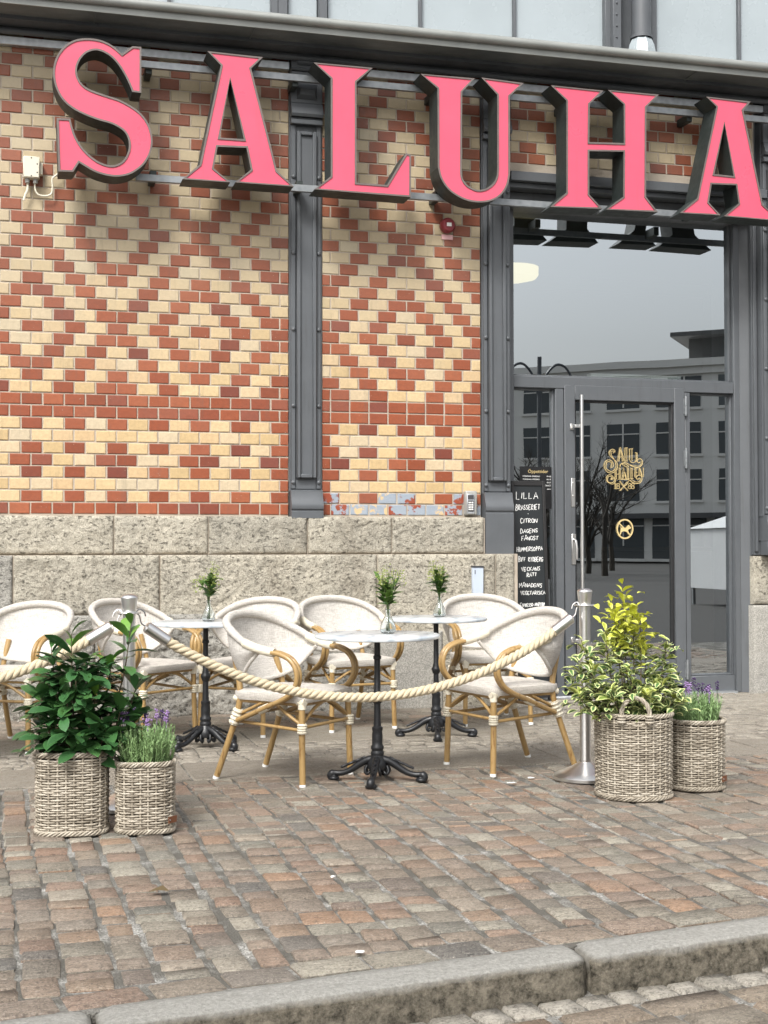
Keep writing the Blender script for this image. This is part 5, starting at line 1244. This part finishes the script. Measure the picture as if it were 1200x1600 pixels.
# ------------------------------------------------------------------ wicker planters
def depth_of(p): return (Vector(p) - CAM).dot(FW)
def basket(px, py, halfpx, H, label, square=0.0, stakes=24, taper=.97, handles=(), tagpos=None, seed=1):
    rn = random.Random(seed); f = onZ(px, py); R_ = halfpx * depth_of(f) / FPX; c = Vector((f.x, f.y, 0)) + Vector((f.x - CAM.x, f.y - CAM.y, 0)).normalized() * R_ * .98
    t = thing('wicker_planter', label, 'planter', c, 'wicker planters at the rope posts')
    def rad_at(a, z):
        k = 1 + square * .10 * -math.cos(4 * a + .5); return R_ * k * (taper + (1 - taper) * z / H)
    pitch = .0098; rows = int((H - .035) / pitch); b = MB(); M_ = stakes * 4
    for r in range(rows):
        z = .018 + r * pitch; ph = math.pi * (r % 2); q = []; jz = rn.uniform(-.001, .001)
        for k in range(M_):
            a = 2 * math.pi * k / M_; rr = rad_at(a, z) +   .0042 * math.cos(stakes / 2 * a + ph) - .006
            q.append((c.x + rr * math.cos(a), c.y + rr * math.sin(a), z + jz + .0012 * math.sin(a * 3 + r)))
        b.tube(q, .0044, 5, closed=True)
    b.build('weave', 'wicker', t, ang=80)
    b = MB()
    for k in range(stakes):
        a = 2 * math.pi * (k + .0) / stakes; b.tube([(c.x + (rad_at(a, z) - .006) * math.cos(a), c.y + (rad_at(a, z) - .006) * math.sin(a), z) for z in (.006, H * .5, H - .005)], .0048, 6)
    b.build('stakes', 'wicker', t, ang=80)
    for z, nm in ((H - .012, 'rim'), (.012, 'foot_border')):
        b = MB()
        for s in range(4):
            q = []
            for k in range(150):
                a = 2 * math.pi * k / 150; ph = a * 13 + s * math.pi / 2; rr = rad_at(a, z) - .004 + .0065 * math.cos(ph)
                q.append((c.x + rr * math.cos(a), c.y + rr * math.sin(a), z + .008 * math.sin(ph)))
            b.tube(q, .0046, 5, closed=True)
        b.build(nm, 'wicker', t, ang=80)
    b = MB(); n = 40
    b.add([(c.x + (rad_at(2 * math.pi * k / n, z) - .017) * math.cos(2 * math.pi * k / n), c.y + (rad_at(2 * math.pi * k / n, z) - .017) * math.sin(2 * math.pi * k / n), z) for z in (.008, H - .006) for k in range(n)], [(k, (k + 1) % n, n + (k + 1) % n, n + k) for k in range(n)] + [tuple(range(n))])
    b.build('liner', 'dark', t)
    b = MB(); b.add([(c.x + (rad_at(2 * math.pi * k / n, H) - .02) * math.cos(2 * math.pi * k / n), c.y + (rad_at(2 * math.pi * k / n, H) - .02) * math.sin(2 * math.pi * k / n), H - .03) for k in range(n)], [tuple(range(n))]); b.build('soil', 'soil', t)
    for ha in handles:
        b = MB(); rr = rad_at(ha, H); tang = Vector((-math.sin(ha), math.cos(ha), 0)); o_ = c + Vector((math.cos(ha), math.sin(ha), 0)) * (rr - .002)
        base = [o_ + tang * (.062 * math.cos(u)) + Vector((0, 0, H - .06 if False else H - .012 + .085 * math.sin(u) ** .8 if math.sin(u) > 0 else H - .012)) for u in [math.pi * i / 24 for i in range(25)]]
        base = [o_ + tang * .062 + Vector((0, 0, H - .045))] + base + [o_ - tang * .062 + Vector((0, 0, H - .045))]
        for s in range(3):
            q = []
            for i, p in enumerate(base): tg = (base[min(i + 1, len(base) - 1)] - base[max(i - 1, 0)]).normalized(); nn = Vector((math.cos(ha), math.sin(ha), 0)); bb_ = tg.cross(nn); a = i * .62 + s * 2.09; q.append(p + (nn * math.cos(a) + bb_ * math.sin(a)) * .0058)
            b.tube(smoothline(q, 2), .0062, 6)
        for s in (1, -1):
            for k in range(3): p = o_ + tang * (.062 * s) + Vector((0, 0, H - .008 - k * .013)); b.tube([p + tang * (.017 * math.cos(u)) + Vector((math.cos(ha), math.sin(ha), 0)) * (.012 * math.sin(u) + .002) for u in [2 * math.pi * i / 10 for i in range(10)]], .0055, 5, closed=True)
        b.build('handle', 'wicker', t, ang=80)
    if tagpos:
        a, z = tagpos; rr = rad_at(a, z) + .004; tang = Vector((-math.sin(a), math.cos(a), 0)); nn = Vector((math.cos(a), math.sin(a), 0)); p = c + nn * rr; b = MB(); vs = []
        for d in (0, .004):
            for u, v in ((-.024, -.013), (.024, -.013), (.026, .012), (-.024, .013)): vs.append(p + tang * u + nn * d + Vector((0, 0, z + v)))
        b.add(vs, [(4, 5, 6, 7), (0, 1, 5, 4), (1, 2, 6, 5), (2, 3, 7, 6), (3, 0, 4, 7)]); b.build('leather_tag', 'leather', t, smooth=False)
        b = MB(); q = p + tang * -.019 + nn * .0045 + Vector((0, 0, z)); b.lathe([(0, -.004), (.0045, 0), (0, .004)], 8, q); b.build('tag_stud', 'chrome', t)
    return t, c, R_
b1, c1, R1 = basket(113, 1309, 62, .335, 'large wicker planter on the left holding the dark green plant', .8, 28, .985, (rad(178), rad(5)), seed=2)
b2, c2, R2 = basket(227, 1306, 51, .292, 'small wicker planter on the left holding lavender, with a brown tag', .7, 24, .98, (), (rad(-46), .055), seed=3)
b3, c3, R3 = basket(990, 1254, 63, .395, 'large wicker planter on the right with a hoop handle, holding the variegated plant', .1, 30, .97, (rad(-112), rad(40)), seed=4)
b4, c4, R4 = basket(1086, 1238, 48, .335, 'small wicker planter at the far right holding lavender', .1, 26, .97, (rad(165),), (rad(-50), .055), seed=5)

# ------------------------------------------------------------------ plants
def plant_stems(t, c, H, tips, nseg=14, rn=None, thick=.005, mat='woody', spread=.05):
    res = []
    for px, py, dy in tips:
        tp = onY(px, py, c.y + dy); b0 = Vector((c.x + (tp.x - c.x) * .25 + rn.uniform(-1, 1) * spread * .5, c.y + dy * .3, H - .04))
        mid = b0.lerp(tp, .5) + Vector(((tp.x - c.x) * .18, dy * .2, .02)); pts = smoothline([b0, mid, tp], nseg // 2)
        b = MB(); n = len(pts); b.tube(pts, [thick * (1 - .65 * i / (n - 1)) for i in range(n)], 6); b.build('stem', mat, t); res.append(pts)
    return res
rn = random.Random(11)
lau = thing('laurel_plant', 'glossy dark green broad-leaved plant in the large left planter', 'plant', (c1.x, c1.y, .30))
LM = [leaf_mesh('leaf', 'laurel', .132, .056, .2, cu, 6, sh=1.45) for cu in (.1, .25, .42)]
tips = [(112, 990, 0), (205, 975, .02), (80, 1012, -.02), (175, 1030, .03), (150, 1075, -.03), (62, 1080, 0), (216, 1065, .0), (105, 1090, -.08), (190, 1105, -.07), (140, 1120, -.09), (80, 1125, -.07), (215, 1120, .02), (120, 1050, -.05), (165, 1140, -.1)]
cnt = 0
for si, pts in enumerate(plant_stems(lau, c1, .30, tips, 18, rn, .0055)):
    n = len(pts); m = 25 if si < 4 else 20; az = rn.uniform(0, 6)
    for j in range(m):
        f = .14 + .86 * (j / (m - 1)) ** .8; i = min(n - 1, int(f * (n - 1))); az += 2.4 + rn.uniform(-.3, .3); top = j > m - 6
        el = rn.uniform(.5, 1.05) if top else rn.uniform(-.3, .45)
        put_leaf(LM[rn.randrange(3)], lau, pts[i], az, el, rn.uniform(.75, 1.1) * (.72 if j > m - 4 else 1), rn.uniform(-.5, .5), (rn.uniform(.35, 1) if j > m - 5 and si in (0, 1, 3, 4) else rn.uniform(0, .12)))
        cnt += 1
b = MB(); rim = []; vein = []; src = LM[1]; sv = [v.co.copy() for v in src.vertices]; sf_ = [tuple(p.vertices) for p in src.polygons]; sr = [d.value for d in src.attributes['rim'].data]; sn = [d.value for d in src.attributes['vein'].data]
for k in range(260):
    u = rn.random(); a = rn.uniform(0, 6.28); r_ = R1 * (1.25 - .75 * u) * math.sqrt(rn.random()); p = Vector((c1.x + r_ * math.cos(a) + .02 * u, c1.y + r_ * math.sin(a), .33 + u * .36))
    m_ = Matrix.Rotation(a + rn.uniform(-.9, .9), 3, 'Z') @ Matrix.Rotation(-rn.uniform(-.4, .7), 3, 'Y') @ Matrix.Rotation(rn.uniform(-.5, .5), 3, 'X'); s_ = rn.uniform(.6, .95)
    b.add([p + m_ @ (v * s_) for v in sv], sf_); rim += sr; vein += sn
b.att = {'rim': rim, 'vein': vein}; tag(b.build('inner_leaves', 'laurel', lau, ang=80), kind='stuff')
rn = random.Random(5)
eu = thing('variegated_plant', 'green and cream variegated shrub with a yellow top in the large right planter', 'plant', (c3.x, c3.y, .36))
EM = [leaf_mesh('leaf', 'euonymus', .074, .037, .35, cu, 4, sh=1.4) for cu in (.1, .35, .6)]
tips = [(972, 912, 0, 1), (988, 940, .02, 1), (958, 940, -.02, 1), (1000, 965, .0, .9), (965, 955, -.03, .9), (908, 1000, -.02, .0), (905, 1050, 0, 0), (945, 985, -.03, .12), (1008, 1015, .04, .1), (1042, 1000, .0, .12), (1050, 1050, .02, 0), (925, 1040, -.09, .05), (985, 1045, -.10, .1), (1035, 1065, -.08, .05), (955, 1080, -.13, .05), (1010, 1085, -.13, .25), (905, 1085, -.05, 0), (1060, 1090, -.03, 0), (970, 1000, .02, .25)]
allp = plant_stems(eu, c3, .36, [q[:3] for q in tips], 16, rn, .004)
budget = 298
for si, pts in enumerate(allp):
    n = len(pts); m = 21 if si < 2 else 13; yg = tips[si][3]; az = rn.uniform(0, 6)
    for j in range(m):
        f = (.5 if si < 5 else .25) + (.5 if si < 5 else .75) * j / (m - 1); i = min(n - 1, int(f * (n - 1))); az += math.pi if j % 2 else math.pi / 2 + rn.uniform(-.5, .5)
        el = rn.uniform(.0, .6) + (.5 if j > m - 5 else 0); y_ = 0.0
        if yg > .8: y_ = max(0, min(1, (f - .60) * 4 + rn.uniform(-.15, .15)))
        else: y_ = max(0, rn.uniform(-.1, .28)) + (yg + rn.uniform(0, .25) if j > m - 6 else 0)
        if budget > 0: put_leaf(EM[rn.randrange(3)], eu, Vector(pts[i]) + Vector((rn.uniform(-.008, .008), rn.uniform(-.008, .008), 0)), az, el, rn.uniform(.8, 1.2) * (.7 if j > m - 3 else 1), rn.uniform(-.6, .6), y_); budget -= 1
# the many small leaves deeper in the shrub are joined
b = MB(); rim = []; vein = []
src = EM[1]; sv = [v.co.copy() for v in src.vertices]; sf_ = [tuple(p.vertices) for p in src.polygons]; sr = [d.value for d in src.attributes['rim'].data]; sn = [d.value for d in src.attributes['vein'].data]
for k in range(760):
    pts = allp[5 + rn.randrange(len(allp) - 5)]; f = rn.random() ** .8; p = Vector(pts[int(f * (len(pts) - 1))]) + Vector((rn.gauss(0, .03), rn.gauss(0, .03), rn.gauss(0, .02)))
    if p.z < .37: p.z = .37 + rn.uniform(0, .03)
    m_ = Matrix.Rotation(rn.uniform(0, 6.28), 3, 'Z') @ Matrix.Rotation(-rn.uniform(-.3, .9), 3, 'Y') @ Matrix.Rotation(rn.uniform(-.5, .5), 3, 'X'); s_ = rn.uniform(.55, .95)
    b.add([p + m_ @ (v * s_) for v in sv], sf_); rim += sr; vein += sn
b.att = {'rim': rim, 'vein': vein}; tag(b.build('small_leaves', 'euonymus', eu, ang=80), kind='stuff')
b = MB(); rim = []; vein = []
for k in range(190):
    pts = allp[rn.randrange(5)]; f = rn.uniform(.52, 1) ** .8; p = Vector(pts[int(f * (len(pts) - 1))]) + Vector((rn.gauss(.008, .034), rn.gauss(0, .03), rn.gauss(-.01, .024)))
    m_ = Matrix.Rotation(rn.uniform(0, 6.28), 3, 'Z') @ Matrix.Rotation(-rn.uniform(-.1, 1.1), 3, 'Y') @ Matrix.Rotation(rn.uniform(-.5, .5), 3, 'X'); s_ = rn.uniform(.5, .85)
    b.add([p + m_ @ (v * s_) for v in sv], sf_); rim += sr; vein += sn
b.att = {'rim': rim, 'vein': vein}; o = tag(b.build('top_leaves', 'euonymus', eu, ang=80), kind='stuff'); o['young'] = .8; o['label'] = 'bright yellow leaves at the top of the shrub'
def lavender(name_label, c, R_, H, nst, nfl, seed, hgt):
    rn = random.Random(seed); t = thing('lavender', name_label, 'plant', (c.x, c.y, H - .03)); b = MB(); tops = []
    for k in range(nst):
        a = rn.uniform(0, 6.28); r0 = R_ * .78 * math.sqrt(rn.random()); x, y = c.x + r0 * math.cos(a), c.y + r0 * math.sin(a); h = rn.uniform(.55, 1) * hgt
        tx, ty = x + r0 * math.cos(a) * .22 + rn.gauss(0, .012), y + r0 * math.sin(a) * .22 + rn.gauss(0, .012); p0 = Vector((x, y, H - .035)); p1 = Vector((tx, ty, H - .035 + h)); b.tube([p0, p0.lerp(p1, .5) + Vector((rn.gauss(0, .004), rn.gauss(0, .004), 0)), p1], [.0018, .0015, .001], 4)
        tops.append(p1)
        for j in range(15):
            q = p0.lerp(p1, .12 + .88 * j / 15); az = rn.uniform(0, 6.28); l = rn.uniform(.018, .038) * (1.15 - .5 * j / 15); d = Vector((math.cos(az) * .8, math.sin(az) * .8, rn.uniform(.4, 1.1))).normalized(); s = d.cross(Vector((0, 0, 1))).normalized() * .0021
            b.add([q - s, q + s, q + d * l * .6 + s * .9, q + d * l, q + d * l * .6 - s * .9], [(0, 1, 2, 4), (4, 2, 3)])
    tag(b.build('foliage', 'lav', t, ang=80), kind='stuff')
    tops.sort(key=lambda p: p.z)
    for k in range(nfl):
        p = tops[-1 - int(k * 1.6)] + Vector((rn.gauss(0, .006), 0, rn.uniform(.0, .02))); b = MB(); dark = k % 2 == 0
        b.tube([p - Vector((0, 0, .05)), p], .0014, 4)
        for j in range(26): q = p + Vector((rn.gauss(0, .0055), rn.gauss(0, .0055), rn.uniform(-.006, .034))); r_ = rn.uniform(.0025, .0052); b.lathe([(0, -r_), (r_, 0), (0, r_)], 5, q)
        b.build('flower', 'lavdark' if dark else 'lavflower', t)
lavender('bushy lavender with purple flowers in the small left planter', c2, R2, .292, 210, 12, 4, .18)
lavender('lavender with pale purple flowers in the small right planter', c4, R4, .335, 190, 13, 6, .16)

# ------------------------------------------------------------------ litter
def scrap(px, py, s, label, mat='paper', ang=0.0):
    p = onZ(px, py, .004); b = MB(); n = 7; vs = []
    for i in range(n): a = 2 * math.pi * i / n; r_ = s * U(.55, 1.1); vs.append((p.x + r_ * math.cos(a) * 1.7, p.y + r_ * math.sin(a), .004 + U(0, .003)))
    b.add(vs + [(x, y, z + .004) for x, y, z in vs], [tuple(range(n, 2 * n))] + [(i, (i + 1) % n, n + (i + 1) % n, n + i) for i in range(n)]); o = b.build('litter_scrap', mat, origin=(p.x, p.y, 0)); tag(o, label, 'litter')
scrap(830, 1216, .012, 'white paper scrap on the setts left of the right rope post'); scrap(800, 1224, .014, 'white paper scrap on the setts below the right chair')
scrap(521, 1371, .008, 'tiny white scrap in the middle of the sett paving'); scrap(562, 1489, .010, 'small white scrap lying on a sett just above the kerb')
b = MB(); p = onZ(250, 1393, .006); b.add([(p.x - .04, p.y, .006), (p.x - .012, p.y - .02, .016), (p.x + .03, p.y - .008, .008), (p.x + .012, p.y + .02, .022), (p.x - .02, p.y + .018, .012)], [(0, 1, 4), (1, 2, 3, 4)]); o = b.build('fallen_leaf', 'rust', origin=(p.x, p.y, 0)); tag(o, 'dry brown leaf lying on the setts in front of the left planters', 'leaf')

# ------------------------------------------------------------------ what stands across the street, mirrored in the glazing
def office(cx, cy, w_, dep, floors, yaw, label):
    t = thing('office_building', label, 'building', (cx, cy, 0)); t.rotation_euler = (0, 0, yaw); FH = 3.25; H = floors * FH + .6
    def part(nm, mat, fn, par=t): b = MB(); fn(b); me = b.mesh(nm, mat, smooth=False); o = link(nm, me, par); return o
    wall = part('wall', 'facade', lambda b: b.box(-w_ / 2, w_ / 2, -dep, 0, 0, H))
    part('cornice', 'facade', lambda b: (b.box(-w_ / 2 - .5, w_ / 2 + .5, -dep - .3, .5, H, H + .5), b.box(-w_ / 2 - .25, w_ / 2 + .25, -dep, .25, H - .5, H - .002)))
    part('roof', 'roof', lambda b: (b.box(1.5, w_ / 2 - 2, -dep + 2, -3, H + .5, H + 2.4), b.box(.5, w_ / 2 - 1, -dep + 1, -1.5, H + 2.4, H + 2.7)))
    nb = int(w_ / 3.4); wm = None
    for f in range(floors):
        for i in range(nb):
            x = -w_ / 2 + (i + .5) * w_ / nb; z = f * FH + 1.1; ww = 1.15 if f else 1.45
            if wm is None or f < 2:
                b = MB(); b.box(-ww, ww, 0, .05, -.1 if f else -.9, 2.1); nq = len(b.f); b.box(-ww - .12, ww + .12, 0, .16, -.28 if f else -1.1, -.1 if f else -.9, 1); b.box(-.05, .05, .051, .1, 0, 2.1, 1); b.box(-ww, ww, .051, .1, 1.35, 1.43, 1); me = b.mesh('window', ['officeglass', 'facade'], smooth=False)
                if f: wm = me
            o = link('window', me if f == 0 else wm, t, (x, .0, z))
    part('awning', 'roof', lambda b: b.box(-w_ / 2, w_ / 2, 0, 1.0, FH - .25, FH + .1))
office(44, -78, 70, 16, 4, rad(38), 'pale grey office building mirrored in the entrance glazing')
def bare_tree(x, y, h, seed, label):
    rn = random.Random(seed); t = thing('bare_tree', label, 'tree', (x, y, -.115), 'bare trees mirrored in the entrance glass'); b = MB(); tw = MB()
    def grow(p, d, l, r, lev, tgt):
        q = [p]; n = 5
        for i in range(n): d = (d + Vector((rn.gauss(0, .12), rn.gauss(0, .12), rn.gauss(.03, .06)))).normalized(); q.append(q[-1] + d * l / n)
        tgt.tube(q, [r * (1 - .45 * i / n) for i in range(n + 1)], 6 if lev < 2 else 4)
        if lev >= 5: return
        for k in range(3 if lev else 5):
            i = rn.randint(2, n); a = rn.uniform(0, 6.28); nd_ = (d + Vector((math.cos(a), math.sin(a), rn.uniform(-.1, .5))) * rn.uniform(.5, .9)).normalized(); grow(q[i], nd_, l * rn.uniform(.55, .75), r * .5, lev + 1, tw)
    grow(Vector((x, y, -.13)), Vector((0, 0, 1)), h * .4, .14, 0, b); b.build('trunk', 'bark', t); tw.build('branches', 'bark', t)
for k_, (x_, y_, h_) in enumerate(((22, -46, 7.2), (29, -52, 8), (19.5, -38, 6.2), (25.5, -47, 7), (24, -42, 6.0), (21, -40, 5.6))): bare_tree(x_, y_, h_, 4 + k_ * 3, 'bare street tree mirrored as dark branches in the door glass')
sx_, sy_ = 19.9, -40; hl = thing('street_lamp', 'double-armed street lamp mirrored low in the transom window', 'street lamp', (sx_, sy_, -.115))
b = MB(); b.tube([(sx_, sy_, -.115), (sx_, sy_, 8.5)], .085, 10); b.build('pole', 'iron', hl)
for s in (1, -1):
    b = MB(); b.tube(smoothline([(sx_ + s * .06, sy_, 7.0), (sx_ + s * .25, sy_, 7.75), (sx_ + s * .65, sy_, 8.2), (sx_ + s * 1.05, sy_, 8.15), (sx_ + s * 1.32, sy_, 7.75), (sx_ + s * 1.38, sy_, 7.3)], 6), .05, 8); b.build('arm', 'iron', hl)
    b = MB(); b.lathe([(0, 6.9), (.2, 7.0), (.15, 7.2), (.05, 7.32), (0, 7.32)], 12, (sx_ + s * 1.38, sy_, 0)); b.build('lamp_head', 'iron', hl)
tx_, ty_ = 15.5, -15.2; tn = thing('market_tent', 'white market tent mirrored in the right side light', 'tent', (tx_, ty_, -.115))
b = MB(); b.add([(tx_ - 1.5, ty_ - 1.5, 1.5), (tx_ + 1.5, ty_ - 1.5, 1.5), (tx_ + 1.5, ty_ + 1.5, 1.5), (tx_ - 1.5, ty_ + 1.5, 1.5), (tx_, ty_, 2.15)], [(0, 1, 4), (1, 2, 4), (2, 3, 4), (3, 0, 4)]); b.box(tx_ - 1.45, tx_ + 1.45, ty_ - 1.45, ty_ + 1.45, .25, 1.49); b.build('canopy', 'canvas', tn, smooth=False)
for sx in (-1.4, 1.4):
    for sy in (-1.4, 1.4): b = MB(); b.box(tx_ + sx - .03, tx_ + sx + .03, ty_ + sy - .03, ty_ + sy + .03, -.118, .27); b.build('leg', 'galv2', tn)
